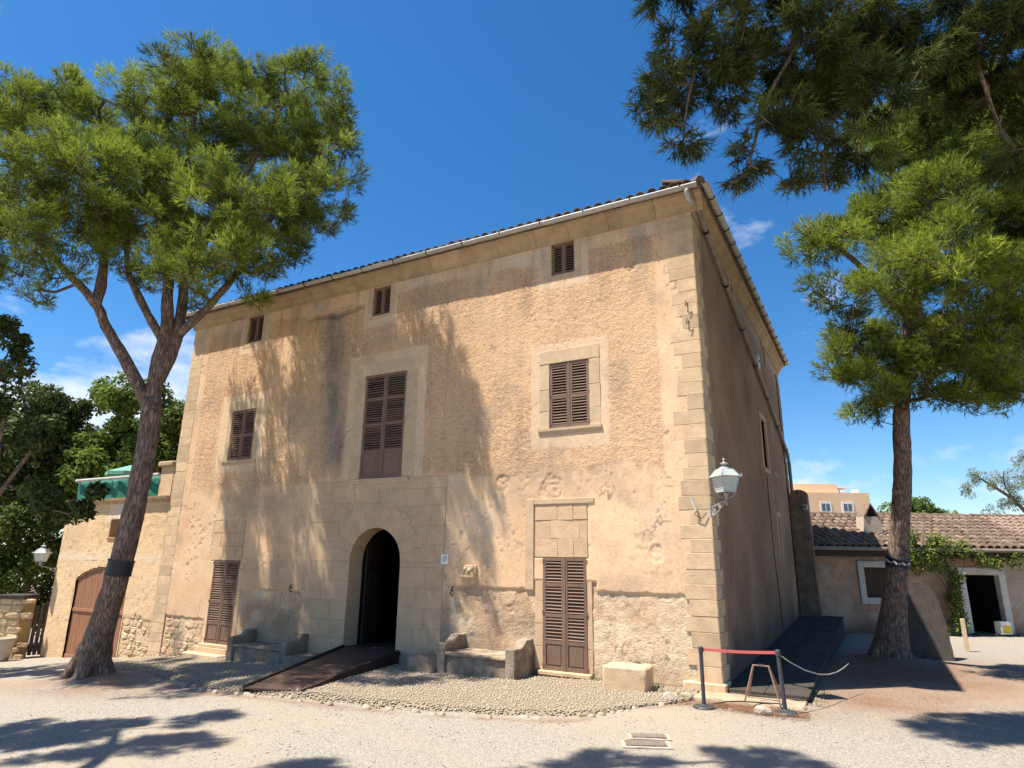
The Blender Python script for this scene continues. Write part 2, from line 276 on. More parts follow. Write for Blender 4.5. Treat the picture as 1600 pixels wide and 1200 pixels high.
def make_ground():
    xs = np.unique(np.concatenate([np.linspace(-14, 7, 151), np.linspace(-60, -14, 47), np.linspace(7, 60, 40), [-1500, -600, -200, 200, 600, 1500]]))
    ys = np.unique(np.concatenate([np.linspace(-11, 8, 137), np.linspace(-40, -11, 24), np.linspace(8, 60, 40), [-1500, -500, -150, 150, 500, 1500]]))
    X, Y = np.meshgrid(xs, ys, indexing='ij'); Z = ground_z(X, Y)
    near = ((np.abs(X+3) < 12) & (np.abs(Y) < 12)).astype(float)
    Z = Z + near*(fbm(X, Y, 1.6, 5)-0.5)*0.05 + near*(vnoise(X, Y, 0.22, 9)-0.5)*0.012
    # the bare soil rises slightly round the pine roots
    for tx, ty, h in ((-11.4, -3.3, 0.12), (2.4, 6.0, 0.14)): Z = Z + h*np.exp(-((X-tx)**2+(Y-ty)**2)/0.9)
    nx, ny = len(xs), len(ys); idx = np.arange(nx*ny).reshape(nx, ny)
    F = np.stack([idx[:-1, :-1], idx[1:, :-1], idx[1:, 1:], idx[:-1, 1:]], -1).reshape(-1, 4)
    me = bpy.data.meshes.new('ground'); me.from_pydata(np.stack([X, Y, Z], -1).reshape(-1, 3).tolist(), [], F.tolist()); me.update()
    # needle litter: reddish brown soil near the pines and along the walls
    lit = 0.95*np.exp(-(((X-2.2)/2.6)**2+((Y-4.6)/3.4)**2)) + 0.9*np.exp(-(((X-0.55)/0.75)**2+((Y+0.75)/0.38)**2)) + 0.5*np.exp(-(((X-2.1)/1.0)**2+((Y-0.8)/1.0)**2)) + 0.55*np.exp(-(((X+11.0)/2.4)**2+((Y+3.7)/0.9)**2))
    lit = lit + 0.6*np.exp(-((Y-apron_edge(X)+0.1)/0.12)**2)*((X > -9) & (X < -0.3))*(fbm(X, Y, 0.5, 51) > 0.5)
    lit = np.clip(lit*(0.5+1.1*fbm(X, Y, 0.5, 31)), 0, 1)
    soil = np.clip(1.8*(fbm(X, Y, 2.5, 77)-0.40), 0, 0.9)
    trk = np.exp(-((Y+5.6+0.25*X+0.4*np.sin(X*0.5))/0.22)**2)+np.exp(-((Y+7.1+0.25*X+0.4*np.sin(X*0.5))/0.22)**2); soil = np.clip(soil+0.45*trk*fbm(X, Y, 0.6, 79), 0, 1)
    a = me.attributes.new('litter', 'FLOAT', 'POINT'); a.data.foreach_set('value', lit.reshape(-1).astype(np.float32))
    a = me.attributes.new('soil', 'FLOAT', 'POINT'); a.data.foreach_set('value', soil.reshape(-1).astype(np.float32))
    m, n, nn, ll, b = nodes('gravel_ground'); b.inputs['Roughness'].default_value = 0.95; b.inputs['Specular IOR Level'].default_value = 0.1
    t = nn.new('ShaderNodeTexCoord')
    vo = nn.new('ShaderNodeTexVoronoi'); vo.inputs['Scale'].default_value = 75; ll.new(t.outputs['Object'], vo.inputs['Vector'])
    r = ramp(nn, [(0.0, (0.20, 0.178, 0.148)), (0.5, (0.285, 0.255, 0.215)), (1.0, (0.385, 0.35, 0.30))])
    sp = nn.new('ShaderNodeSeparateColor'); ll.new(vo.outputs['Color'], sp.inputs[0]); ll.new(sp.outputs[0], r.inputs[0])
    la = nn.new('ShaderNodeAttribute'); la.attribute_name = 'litter'; so = nn.new('ShaderNodeAttribute'); so.attribute_name = 'soil'
    z = nn.new('ShaderNodeTexNoise'); z.inputs['Scale'].default_value = 30; z.inputs['Detail'].default_value = 6; ll.new(t.outputs['Object'], z.inputs['Vector'])
    rl = ramp(nn, [(0.3, (0.12, 0.065, 0.04)), (0.7, (0.30, 0.175, 0.11))]); ll.new(z.outputs['Fac'], rl.inputs[0])
    m1 = nn.new('ShaderNodeMix'); m1.data_type = 'RGBA'; ll.new(so.outputs['Fac'], m1.inputs['Factor']); ll.new(r.outputs[0], m1.inputs['A']); m1.inputs['B'].default_value = (0.34, 0.275, 0.205, 1)
    m2 = nn.new('ShaderNodeMix'); m2.data_type = 'RGBA'; ll.new(la.outputs['Fac'], m2.inputs['Factor']); ll.new(m1.outputs['Result'], m2.inputs['A']); ll.new(rl.outputs[0], m2.inputs['B'])
    ll.new(m2.outputs['Result'], b.inputs['Base Color'])
    inv = nn.new('ShaderNodeMath'); inv.operation = 'MULTIPLY_ADD'; inv.inputs[1].default_value = -1; inv.inputs[2].default_value = 1; ll.new(vo.outputs['Distance'], inv.inputs[0])
    bp = nn.new('ShaderNodeBump'); bp.inputs['Strength'].default_value = 0.6; bp.inputs['Distance'].default_value = 0.008; ll.new(inv.outputs[0], bp.inputs['Height']); ll.new(bp.outputs[0], b.inputs['Normal'])
    return link('ground', me, m, kind='structure', smooth=True)
ground = make_ground()

def stone_cloud(name, P, R, mat, parent=None, flat=0.55, kind='stuff', **kw):
    # many small rounded pebbles (octahedra with jittered corners) in one mesh
    n = len(P); base = np.array([(1,0,0),(0.3,0.9,0),(-0.8,0.5,0),(-0.8,-0.5,0),(0.3,-0.9,0),(0,0,1),(0,0,-0.6)], float)
    j = nrng.uniform(0.75, 1.25, (n, 7, 3)); a = nrng.uniform(0, 6.28, n); ca, sa = np.cos(a), np.sin(a)
    V = base[None]*j*R[:, None, None]; V[..., 2] *= flat; V[..., 0] *= nrng.uniform(0.8, 1.4, n)[:, None]
    x = V[..., 0]*ca[:, None]-V[..., 1]*sa[:, None]; y = V[..., 0]*sa[:, None]+V[..., 1]*ca[:, None]; V[..., 0] = x; V[..., 1] = y
    V = V + P[:, None, :]
    tri = np.array([(0,1,5),(1,2,5),(2,3,5),(3,4,5),(4,0,5),(1,0,6),(2,1,6),(3,2,6),(4,3,6),(0,4,6)])
    F = (tri[None]+7*np.arange(n)[:, None, None]).reshape(-1, 3)
    me = tri_mesh(name, V.reshape(-1, 3), F)
    o = link(name, me, mat, parent, kind=kind, smooth=True, **kw); return o

def tri_mesh(name, V, F):
    me = bpy.data.meshes.new(name); nv, nf = len(V), len(F); k = F.shape[1]
    me.vertices.add(nv); me.vertices.foreach_set('co', np.ascontiguousarray(V, np.float32).reshape(-1))
    me.loops.add(nf*k); me.loops.foreach_set('vertex_index', np.ascontiguousarray(F, np.int32).reshape(-1))
    me.polygons.add(nf); me.polygons.foreach_set('loop_start', np.arange(0, nf*k, k, dtype=np.int32))
    me.update(calc_edges=True); me.validate(); return me

# scattered gravel in the foreground (uncountable)
n = 8000
gx_ = nrng.uniform(-9, 5.0, n*2); gy_ = nrng.uniform(-9.0, 1.5, n*2)
keep = (gy_ < apron_edge(gx_)-0.05) | (gx_ > 1.35)
keep &= ~((gx_ > 0.0) & (gx_ < 1.35) & (gy_ > -0.2))
gx_, gy_ = gx_[keep][:n], gy_[keep][:n]
stone_cloud('gravel', np.stack([gx_, gy_, ground_z(gx_, gy_)+0.001+(fbm(gx_, gy_, 1.6, 5)-0.5)*0.05], -1), nrng.gamma(4, 0.0016, len(gx_))+0.003, M['gravel'], flat=0.32, label='loose pale gravel spread over the forecourt', cat='gravel')

# cobbled strip in front of the manor
def make_apron():
    xs = np.linspace(-14.6, -0.35, 150); ts = np.linspace(0, 1, 24)
    X = np.repeat(xs[:, None], 24, 1); Y = apron_edge(X)*ts[None, :]**0.9
    Z = ground_z(X, Y) + 0.055 - 0.10*sstep(0.88, 1.0, ts)[None, :] + (fbm(X, Y, 1.0, 12)-0.5)*0.03
    idx = np.arange(150*24).reshape(150, 24)
    F = np.stack([idx[:-1, :-1], idx[:-1, 1:], idx[1:, 1:], idx[1:, :-1]], -1).reshape(-1, 4)
    me = bpy.data.meshes.new('cobbled_strip'); me.from_pydata(np.stack([X, Y, Z], -1).reshape(-1, 3).tolist(), [], F.tolist()); me.update()
    mat = simple('cobble_mortar', (0.32, 0.255, 0.185), (0.22, 0.17, 0.12), scale=9, rough=0.95, bump=0.5, bscale=60, spec=0.1)
    o = link('cobbled_strip', me, mat, kind='structure')
    # set pebbles, packed
    s = 0.05; gx = np.arange(-14.5, -0.4, s); gy = np.arange(-3.6, -0.05, s); PX, PY = np.meshgrid(gx, gy)
    PX = (PX + nrng.uniform(-0.42, 0.42, PX.shape)*s).ravel(); PY = (PY + nrng.uniform(-0.42, 0.42, PY.shape)*s).ravel()
    k = (PY > apron_edge(PX)+0.03) & (PX > -14.4) & (nrng.random(PX.size) > 0.06+0.25*(fbm(PX, PY, 0.7, 71) > 0.58)); PX, PY = PX[k], PY[k]
    tt = np.clip(PY/apron_edge(PX), 0, 1)**(1/0.9)
    PZ = ground_z(PX, PY)+0.056-0.07*sstep(0.88, 1, tt)+(fbm(PX, PY, 1.0, 12)-0.5)*0.03
    stone_cloud('cobble', np.stack([PX, PY, PZ], -1), nrng.uniform(0.015, 0.029, len(PX)), M['pebble'], o, flat=0.6)
    # larger edge stones
    x = -10.5; i = 0
    while x < -0.4:
        y = float(apron_edge(np.array([x]))[0]); a = rng.uniform(0.03, 0.09); bb = rng.uniform(0.03, 0.06)
        if rng.random() < 0.45: x += rng.uniform(0.08, 0.3); continue
        m = MB(); n_ = 7; ang = [2*math.pi*k/n_ for k in range(n_)]
        rj = [rng.uniform(0.8, 1.2) for _ in ang]
        lo = [(a*r*math.cos(t), bb*r*math.sin(t), -0.05) for r, t in zip(rj, ang)]
        hi = [(a*r*0.75*math.cos(t), bb*r*0.75*math.sin(t), rng.uniform(0.025, 0.05)) for r, t in zip(rj, ang)]
        m.add(lo+hi, [tuple(range(n_-1, -1, -1)), tuple(range(n_, 2*n_))]+[(k, (k+1) % n_, (k+1) % n_+n_, k+n_) for k in range(n_)])
        e = m.build('edge_stone', M['pebble'], o, smooth=True); e.location = (x, y+rng.uniform(-0.08, 0.1), gz(x, y)-0.002+rng.uniform(-0.012, 0.008))
        dy = float(apron_edge(np.array([x+0.1]))[0])-y; e.rotation_euler = (0, 0, math.atan2(dy, 0.1)+rng.uniform(-0.3, 0.3))
        x += a*2.1*math.cos(math.atan2(dy, 0.1)) + 0.01 if abs(dy) < 0.25 else 0.05
make_apron()

# ------------------------------------------------------------------ manor house
house = thing('manor_house', 'large three storey ochre plaster manor with brown shutters and arched doorway', 'house')
HX0, HY1 = -14.7, 12.5
OPEN = dict(GL=(-12.525, -11.55, -0.1, 1.875), GR=(-3.15, -2.275, 0.1, 2.05), UR=(-3.0, -2.15, 4.5, 5.825), UC=(-7.85, -6.625, 3.725, 6.175),
            UL=(-12.525, -11.6, 4.425, 5.775), A1=(-12.35, -11.75, 7.7, 8.475), A2=(-7.825, -7.275, 7.7, 8.45), A3=(-2.95, -2.425, 7.75, 8.475))
ACX, ARAD, ASPR = -7.24, 0.71, 1.92

def rectmask(X, Z, r, soft=0.02):
    return sstep(r[0]-soft, r[0], X)*(1-sstep(r[1], r[1]+soft, X))*sstep(r[2]-soft, r[2], Z)*(1-sstep(r[3], r[3]+soft, Z))

def voronoi_edge(X, Z, r, n, seed, asp=1.0):
    rg = np.random.default_rng(seed); px = rg.uniform(r[0], r[1], n); pz = rg.uniform(r[2], r[3], n)
    sel = (X > r[0]) & (X < r[1]) & (Z > r[2]) & (Z < r[3]); out = np.ones_like(X); ids = np.full(X.shape, -1)
    xs = X[sel]+(fbm(X[sel], Z[sel], 0.2, seed+5)-0.5)*0.12; zs = Z[sel]+(fbm(X[sel], Z[sel], 0.2, seed+9)-0.5)*0.12
    d = np.sqrt((xs[:, None]-px)**2+((zs[:, None]-pz)*asp)**2); o = np.argsort(d, 1)[:, :2]
    d1 = np.take_along_axis(d, o[:, :1], 1)[:, 0]; d2 = np.take_along_axis(d, o[:, 1:2], 1)[:, 0]
    out[sel] = d2-d1; ids[sel] = o[:, 0]; return out, ids, rg

def mixc(A, col, m): return A*(1-m[..., None]) + np.array(col)*m[..., None]

def heightfield(name, xs, zs, H, A, R, hole, place, mat, parent):
    nx, nz_ = len(xs), len(zs); idx = np.arange(nx*nz_).reshape(nx, nz_)
    F = np.stack([idx[:-1, :-1], idx[1:, :-1], idx[1:, 1:], idx[:-1, 1:]], -1)
    xc = (xs[:-1]+xs[1:])/2; zc = (zs[:-1]+zs[1:])/2
    keep = ~hole(*np.meshgrid(xc, zc, indexing='ij')); F = F[keep]
    X, Z = np.meshgrid(xs, zs, indexing='ij'); V = place(X, Z, H).reshape(-1, 3)
    me = tri_mesh(name, V, F)
    c = np.concatenate([np.clip(A, 0, 1), np.ones(A.shape[:2]+(1,))], -1).reshape(-1, 4).astype(np.float32)
    a = me.attributes.new('albedo', 'FLOAT_COLOR', 'POINT'); a.data.foreach_set('color', c.reshape(-1))
    a = me.attributes.new('roughcast', 'FLOAT', 'POINT'); a.data.foreach_set('value', R.reshape(-1).astype(np.float32))
    return link(name, me, mat, parent, smooth=True)

OCHRE = np.array((0.69, 0.467, 0.286))
def front_wall():
    st = 0.025; xs = np.arange(HX0, 0.0001, st); zs = np.arange(-0.75, 8.801, st)
    X, Z = np.meshgrid(xs, zs, indexing='ij')
    wob = (fbm(X, Z, 0.8, 3)-0.5)
    line_mid = 3.65+0.45*wob+0.2*(fbm(X, Z, 0.25, 8)-0.5)
    rough = (0.45+0.75*fbm(X, Z, 0.9, 14))*sstep(-0.03, 0.10, Z-line_mid)*(1-sstep(8.1, 8.2, Z+0.3*wob))*sstep(-13.98, -13.93, X)*(1-sstep(-0.80, -0.74, X+0.05*wob))
    bands = np.zeros_like(X)
    for r in ((-3.4, -1.76, 4.1, 6.23), (-8.38, -6.08, 3.6, 6.7), (-12.98, -11.2, 4.12, 6.2), (-12.6, -11.5, 7.4, 8.6), (-8.05, -7.05, 7.42, 8.6), (-3.22, -2.12, 7.46, 8.6)):
        w_ = 0.05*(fbm(X, Z, 0.15, 41)-0.5); bands = np.maximum(bands, rectmask(X+w_, Z+w_, r))
    ash = rectmask(X+0.08*(fbm(X, Z, 0.3, 44)-0.5), Z, (-9.3, -5.4, -0.5, 3.7), 0.05)
    rough = rough*(1-bands)*(1-ash)
    # rough-cast relief: torn, slightly slanted trowel marks
    Xs = X+0.4*Z; n1 = fbm(Xs, Z*1.4, 0.09, 21, 2, 0.5); n2 = vnoise(Xs, Z, 0.05, 27); rid = 1-np.abs(2*n1-1)
    patch = 0.55+0.75*fbm(X, Z, 1.3, 60)
    hr = 0.012+0.006*(rid**2)*patch+0.010*(n2-0.3)*patch
    hs = 0.010+0.005*(fbm(X, Z, 0.5, 33)-0.5)
    H = hr*rough + hs*(1-rough); H = H*(1-bands)+bands*(0.016+0.002*n2)
    # plaster coat broken off above the plinth
    pl = np.where(X > -5.45, 1.47, np.where(X > -9.2, -3, np.where(X > -11.4, 1.22, np.where(X > -12.6, -3, 0.45)))) + 0.10*(fbm(X, Z*0, 0.4, 90)-0.5)+0.05*(fbm(X, Z, 0.15, 91)-0.5)
    pl = np.where(rectmask(X, Z, (-3.36, -2.1, 0, 3.02), 0.001) > 0.5, 1.62+0.06*wob, pl)
    low = 1-sstep(-0.012, 0.012, Z-pl)
    lowh = -0.012+0.012*(fbm(X, Z, 0.4, 95)-0.5)+0.010*(vnoise(X, Z, 0.09, 96)-0.5)
    flake = sstep(0.52, 0.56, fbm(X, Z, 0.55, 101)); lowh = lowh-0.010*flake
    H = H*(1-low)+lowh*low
    # knocked patches and pits in the smooth coat
    pits = sstep(0.78, 0.86, vnoise(X, Z, 0.06, 110)*(0.6+0.55*fbm(X, Z, 0.9, 111)))*(1-rough)*(1-bands)
    H = H-0.010*pits
    chip = 0.6*sstep(0.65, 0.70, fbm(X, Z, 0.4, 120))*sstep(1.5, 1.8, Z)*(1-sstep(3.6, 4.0, Z))*(1-ash); H = H-0.010*chip
    for cx, cz, rad in ((-2.95, 3.32, 0.26), (-0.97, 2.13, 0.14), (-1.25, 7.62, 0.12), (-4.05, 3.45, 0.17), (-8.9, 7.9, 0.12)):
        d = np.hypot(X-cx, (Z-cz)*0.9)/rad + 0.5*(fbm(X, Z, 0.12, 130)-0.5); H = H-0.022*(1-sstep(0.8, 1.0, d))+0.02*(1-sstep(0.75, 0.95, d))*n2
    # damaged line under the frieze near the second attic window
    fr = np.abs(Z-(8.02+0.04*(X+8.5)+0.25*(fbm(X, Z*0, 0.5, 140)-0.5)))
    dam = (1-sstep(0.03, 0.10, fr))*sstep(-10.2, -9.8, X)*(1-sstep(-8.3, -8.0, X)); H = H-0.03*dam
    # cracks in the whitewashed plinth
    e, ids, _ = voronoi_edge(X, Z, (-2.15, -0.3, -0.1, 0.95), 26, 7, 1.2)
    crk = (1-sstep(0.003, 0.014, e))*low*sstep(0.35, 0.6, fbm(X, Z, 0.5, 97)); H = H-0.006*crk
    # fine long joints
    H = H*(1-ash)+ash*(-0.004+0.003*n2)
    bulge = 0.03*(fbm(X, Z, 3.5, 150)-0.5); H = H+bulge*sstep(-14.5, -14, X)*(1-sstep(-0.9, -0.4, X))*0.4
    for q_ in ('GR', 'GL'):
        o_ = OPEN[q_]; tm_ = rectmask(X, Z, (o_[0]-0.17, o_[1]+0.04, o_[3], o_[3]+0.96), 0.02); H = H*(1-tm_)-0.012*tm_
    # albedo / wear
    A = np.ones(X.shape+(3,))*OCHRE
    t1 = fbm(X, Z, 1.7, 200)[..., None]; A = A*(0.76+0.48*t1); A = A*(0.80+0.40*fbm(X, Z, 0.35, 202, 5, 0.6)[..., None])
    A = mixc(A, (0.64, 0.405, 0.23), 0.8*np.clip(rough, 0, 1)); A = A*(1-0.30*rough*sstep(0.5, 0.2, rid))[..., None]
    orange = sstep(0.5, 0.72, fbm(X, Z, 1.1, 205))*(1-rough); A = mixc(A, (0.68, 0.43, 0.24), 0.6*orange)
    pale = sstep(0.52, 0.75, fbm(X, Z, 0.9, 211))*(1-rough); A = mixc(A, (0.70, 0.54, 0.37), 0.5*pale)
    A = mixc(A, (0.655, 0.485, 0.32), 0.75*bands); A = mixc(A, (0.52, 0.385, 0.255), 0.9*ash)
    A = mixc(A, (0.60, 0.435, 0.285), 0.7*low); A = mixc(A, (0.47, 0.31, 0.185), 0.65*low*flake); A = mixc(A, (0.70, 0.56, 0.38), 0.6*low*sstep(0.5, 0.7, fbm(X, Z, 0.6, 215)))
    A = mixc(A, (0.36, 0.25, 0.16), 0.6*pits); A = mixc(A, (0.46, 0.33, 0.21), 0.6*chip); A = mixc(A, (0.22, 0.15, 0.10), 0.8*crk); A = mixc(A, (0.30, 0.22, 0.15), 0.6*dam)
    wh = rectmask(X, Z, (-2.2, -0.35, 0.1, 0.9), 0.15)*low; A = mixc(A, (0.72, 0.58, 0.40), 0.7*wh*(1-crk))
    frz = sstep(8.1, 8.2, Z+0.3*wob); A = mixc(A, (0.62, 0.49, 0.34), 0.7*frz*sstep(0.45, 0.6, fbm(X, Z, 0.7, 220)))
    # dark rain streak running down from the damaged frieze
    sw = np.exp(-((X+8.95+0.12*(Z-6)+0.25*(fbm(X*0, Z, 0.8, 231)-0.5))/(0.36+0.1*fbm(X*0, Z, 0.7, 230)))**2)*sstep(3.6, 4.6, Z)*(1-sstep(7.9, 8.1, Z))
    sw = sw*(0.55+0.75*fbm(X*2.5, Z*0.5, 0.35, 233)); A = A*(1-0.5*np.clip(sw*(0.6+0.7*fbm(X, Z, 0.18, 236)), 0, 1))[..., None]; A = mixc(A, A.mean(-1, keepdims=True)*np.array((1.0, 0.95, 0.9)), np.clip(0.5*sw, 0, 0.5))
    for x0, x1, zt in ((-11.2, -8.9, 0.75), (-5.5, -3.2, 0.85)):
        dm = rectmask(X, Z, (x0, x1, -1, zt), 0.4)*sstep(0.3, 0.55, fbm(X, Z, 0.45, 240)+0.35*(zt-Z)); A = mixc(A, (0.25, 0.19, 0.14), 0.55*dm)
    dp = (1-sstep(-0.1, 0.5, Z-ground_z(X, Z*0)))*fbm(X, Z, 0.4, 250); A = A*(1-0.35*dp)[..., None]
    rain = sstep(0.55, 0.8, fbm(X*3.0, Z*0.35, 0.5, 260))*rough; A = A*(1-0.16*rain)[..., None]
    # grey-brown grime washing down from the frieze and the sills
    gr = sstep(0.5, 0.72, fbm(X*2.2, Z*0.3, 0.45, 262))*sstep(6.3, 8.3, Z)+0.8*sstep(0.52, 0.7, fbm(X*2.0, Z*0.35, 0.4, 263))*np.clip(rectmask(X, Z, (-7.95, -6.5, 2.6, 3.6), 0.2)+rectmask(X, Z, (-12.6, -11.4, 3.2, 4.3), 0.2)+rectmask(X, Z, (-3.2, -1.9, 3.5, 4.36), 0.2), 0, 1)
    A = mixc(A, (0.36, 0.28, 0.205), np.clip(0.5*gr, 0, 0.6))
    A = mixc(A, (0.40, 0.30, 0.21), 0.5*sstep(0.56, 0.74, fbm(X, Z, 0.8, 264, 5, 0.6)))
    # hairline cracks
    cn = np.abs(fbm(X, Z, 1.4, 270, 5, 0.55)-0.5); hc = (1-sstep(0.002, 0.006, cn))*sstep(0.48, 0.58, fbm(X, Z, 1.6, 280))*(1-ash)*(1-np.clip(rough, 0, 1)*0.6); A = mixc(A, (0.22, 0.16, 0.11), 0.7*hc)
    def hole(XX, ZZ):
        h = np.zeros(XX.shape, bool)
        for r in OPEN.values(): h |= (XX > r[0]) & (XX < r[1]) & (ZZ > r[2]) & (ZZ < r[3])
        h |= (np.abs(XX-ACX) < ARAD+0.02) & (ZZ > -0.2) & (ZZ < ASPR)
        h |= (np.hypot(XX-ACX, ZZ-ASPR) < ARAD+0.02) & (ZZ >= ASPR)
        return h
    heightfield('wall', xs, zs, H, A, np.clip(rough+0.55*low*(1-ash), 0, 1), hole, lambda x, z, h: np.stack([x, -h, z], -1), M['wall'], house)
front_wall()

SIDE_OPEN = ((3.6, 4.05, 7.85, 8.5), (8.65, 9.1, 7.85, 8.5), (6.8, 7.7, 4.45, 5.8), (8.5, 8.95, 2.15, 3.25))
def side_wall():
    st = 0.05; ys = np.arange(0, HY1+0.001, st); zs = np.arange(-0.75, 8.801, st); Y, Z = np.meshgrid(ys, zs, indexing='ij')
    rough = sstep(0.55, 0.65, Y)*(1-sstep(8.1, 8.2, Z)); n1 = fbm(Y, Z, 0.2, 301, 3, 0.6)
    H = 0.006+rough*0.022*(1-np.abs(2*n1-1))
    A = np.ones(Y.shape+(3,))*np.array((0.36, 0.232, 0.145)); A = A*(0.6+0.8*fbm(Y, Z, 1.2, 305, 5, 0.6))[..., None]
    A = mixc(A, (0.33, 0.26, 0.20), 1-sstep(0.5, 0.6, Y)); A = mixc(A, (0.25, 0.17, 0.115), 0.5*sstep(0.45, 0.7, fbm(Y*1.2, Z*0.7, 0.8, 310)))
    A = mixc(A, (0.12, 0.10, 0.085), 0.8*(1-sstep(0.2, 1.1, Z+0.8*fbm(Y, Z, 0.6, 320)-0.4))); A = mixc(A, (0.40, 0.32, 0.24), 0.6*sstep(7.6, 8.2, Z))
    def hole(a, b):
        h = np.zeros(a.shape, bool)
        for r in SIDE_OPEN: h |= (a > r[0]) & (a < r[1]) & (b > r[2]) & (b < r[3])
        return h
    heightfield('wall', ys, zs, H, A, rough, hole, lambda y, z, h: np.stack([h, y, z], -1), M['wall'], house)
side_wall()
b = MB(); b.add([(HX0, 0, -1.2), (HX0, HY1, -1.2), (HX0, HY1, 8.8), (HX0, 0, 8.8)], [(0, 3, 2, 1)]); b.add([(HX0, HY1, -1.2), (0, HY1, -1.2), (0, HY1, 8.8), (HX0, HY1, 8.8)], [(0, 3, 2, 1)])
b.build('wall', simple('plain_ochre_render', tuple(OCHRE*0.8), tuple(OCHRE*0.6), scale=2, rough=0.95), house)

def jit_stone(x0, x1, z0, z1, y0, y1, mat, parent, name='stone', ch=0.012, jit=0.006):
    # a dressed block with worn arrises: front is at y0 (towards the viewer)
    g = 0.0018
    def q(a): return a+rng.uniform(-jit, jit)
    xo0, xo1, zo0, zo1 = x0+g, x1-g, z0+g, z1-g
    back = [(xo0, y1, zo0), (xo1, y1, zo0), (xo1, y1, zo1), (xo0, y1, zo1)]
    mid = [(xo0, y0+ch, zo0), (xo1, y0+ch, zo0), (xo1, y0+ch, zo1), (xo0, y0+ch, zo1)]
    fr = [(q(xo0+ch), q(y0), q(zo0+ch)), (q(xo1-ch), q(y0), q(zo0+ch)), (q(xo1-ch), q(y0), q(zo1-ch)), (q(xo0+ch), q(y0), q(zo1-ch))]
    m = MB().add(back+mid+fr, [(8, 9, 10, 11)]+[(4+i, 4+(i+1) % 4, 8+(i+1) % 4, 8+i) for i in range(4)]+[(i, (i+1) % 4, 4+(i+1) % 4, 4+i) for i in range(4)])
    return m.build(name, mat, parent)

# quoins wrapping the right corner, and the left corner
z = -0.32; k = 0
plinth = MB().box(-0.62, 0.06, -0.06, 0.35, -0.5, 0.16); plinth.build('quoin_stone', M['stone'], house, bevel=0.02)
z = 0.16
while z < 8.42:
    h = rng.uniform(0.225, 0.27); z1 = min(z+h, 8.46); wx, wy = ((0.46, 0.34) if k % 2 else (0.40, 0.52)); wx += rng.uniform(-0.12, 0.10)
    m = MB(); g = 0.004; j = lambda: rng.uniform(-0.005, 0.005)
    x0, x1, y0, y1, za, zb = -wx, 0.014+j(), -0.0155+j()*0.6, wy, z+g, z1-g; c = 0.014
    m.add([(x0, 0, za), (x0, y0, za), (x1-c, y0, za), (x1, y0+c, za), (x1, y1, za), (0, y1, za), (x0, 0, zb), (x0, y0, zb), (x1-c-rng.random()*0.015, y0, zb), (x1, y0+c+rng.random()*0.015, zb), (x1, y1, zb), (0, y1, zb)],
          [(1, 2, 8, 7), (2, 3, 9, 8), (3, 4, 10, 9), (4, 5, 11, 10), (0, 1, 7, 6), (6, 7, 8, 9, 10, 11), (5, 4, 3, 2, 1, 0)])
    m.build('quoin_stone', M['stone'], house, bevel=0.005)
    z = z1; k += 1
    if z > 8.3: break
z = -0.7; k = 0
while z < 8.3:
    h = rng.uniform(0.225, 0.27); wx = 0.5
    jit_stone(HX0-0.02, HX0+wx, z, z+h, -0.014, 0.15, M['stone'], house, 'quoin_stone', ch=0.006, jit=0.003); z += h; k += 1

# cornice under the eaves: one moulded stone after another
prof = [(0.0, 8.46), (-0.05, 8.47), (-0.06, 8.54), (-0.12, 8.60), (-0.15, 8.68), (-0.22, 8.72), (-0.23, 8.79), (0.0, 8.79)]
x = HX0-0.1
while x < 0.2:
    x1 = min(x+rng.uniform(0.75, 1.0), 0.24)
    MB().prism(prof, 'x', x+0.004, x1-0.004).build('cornice_stone', M['cornice'], house); x = x1
y = 0.0
while y < HY1:
    y1 = min(y+0.95, HY1+0.1)
    MB().prism([(-p[0], p[1]) for p in prof], 'y', y+0.004, y1-0.004).build('cornice_stone', M['cornice'], house); y = y1

# arch: voussoirs, reveal, ashlar surround
nv = 13
for i in range(nv):
    a0 = math.pi*i/nv+0.0016; a1 = math.pi*(i+1)/nv-0.0016; R1 = 1.22+0.05*(i % 2)
    pts = []
    for t in np.linspace(a0, a1, 5): pts.append((ACX+ARAD*math.cos(t), ASPR+ARAD*math.sin(t)))
    for t in np.linspace(a1, a0, 5): pts.append((ACX+R1*math.cos(t), ASPR+R1*math.sin(t)))
    MB().prism(pts, 'y', -0.012, 0.42).build('voussoir', M['ashlar'], house)
for sx, xa, xb in ((-1, -9.22, ACX-ARAD), (1, ACX+ARAD, -5.42)):
    z = -0.12; k = 0
    while z < 3.62:
        z1 = min(z+rng.uniform(0.36, 0.44), 3.68)
        if 3.68-z1 < 0.15: z1 = 3.68
        if z1 <= ASPR+0.02 or z < ASPR:
            if z < ASPR < z1: z1 = ASPR
            lim = 0.0
        else:
            zz = max(z-ASPR, 0); lim = math.sqrt(max(1.2**2-zz**2, 0))-ARAD if zz < 1.2 else -ARAD
        a, bb = (xa, xb-max(lim, -ARAD)) if sx < 0 else (xa+max(lim, -ARAD), xb)
        if bb-a > 0.12:
            cuts = [a]+sorted([a+(bb-a)*f for f in ((0.38, ) if k % 2 else (0.62, ))])+[bb]
            if bb-a > 1.4: cuts = [a, a+(bb-a)*(0.3 if k % 2 else 0.4), a+(bb-a)*(0.64 if k % 2 else 0.75), bb]
            for c0, c1 in zip(cuts, cuts[1:]):
                jamb = z1 <= ASPR+0.001 and ((sx < 0 and c1 == bb) or (sx > 0 and c0 == a))
                jit_stone(c0, c1, z, z1, -0.010, 0.42 if jamb else 0.04, M['ashlar'], house, 'ashlar_block', ch=0.003, jit=0.002)
        z = z1; k += 1
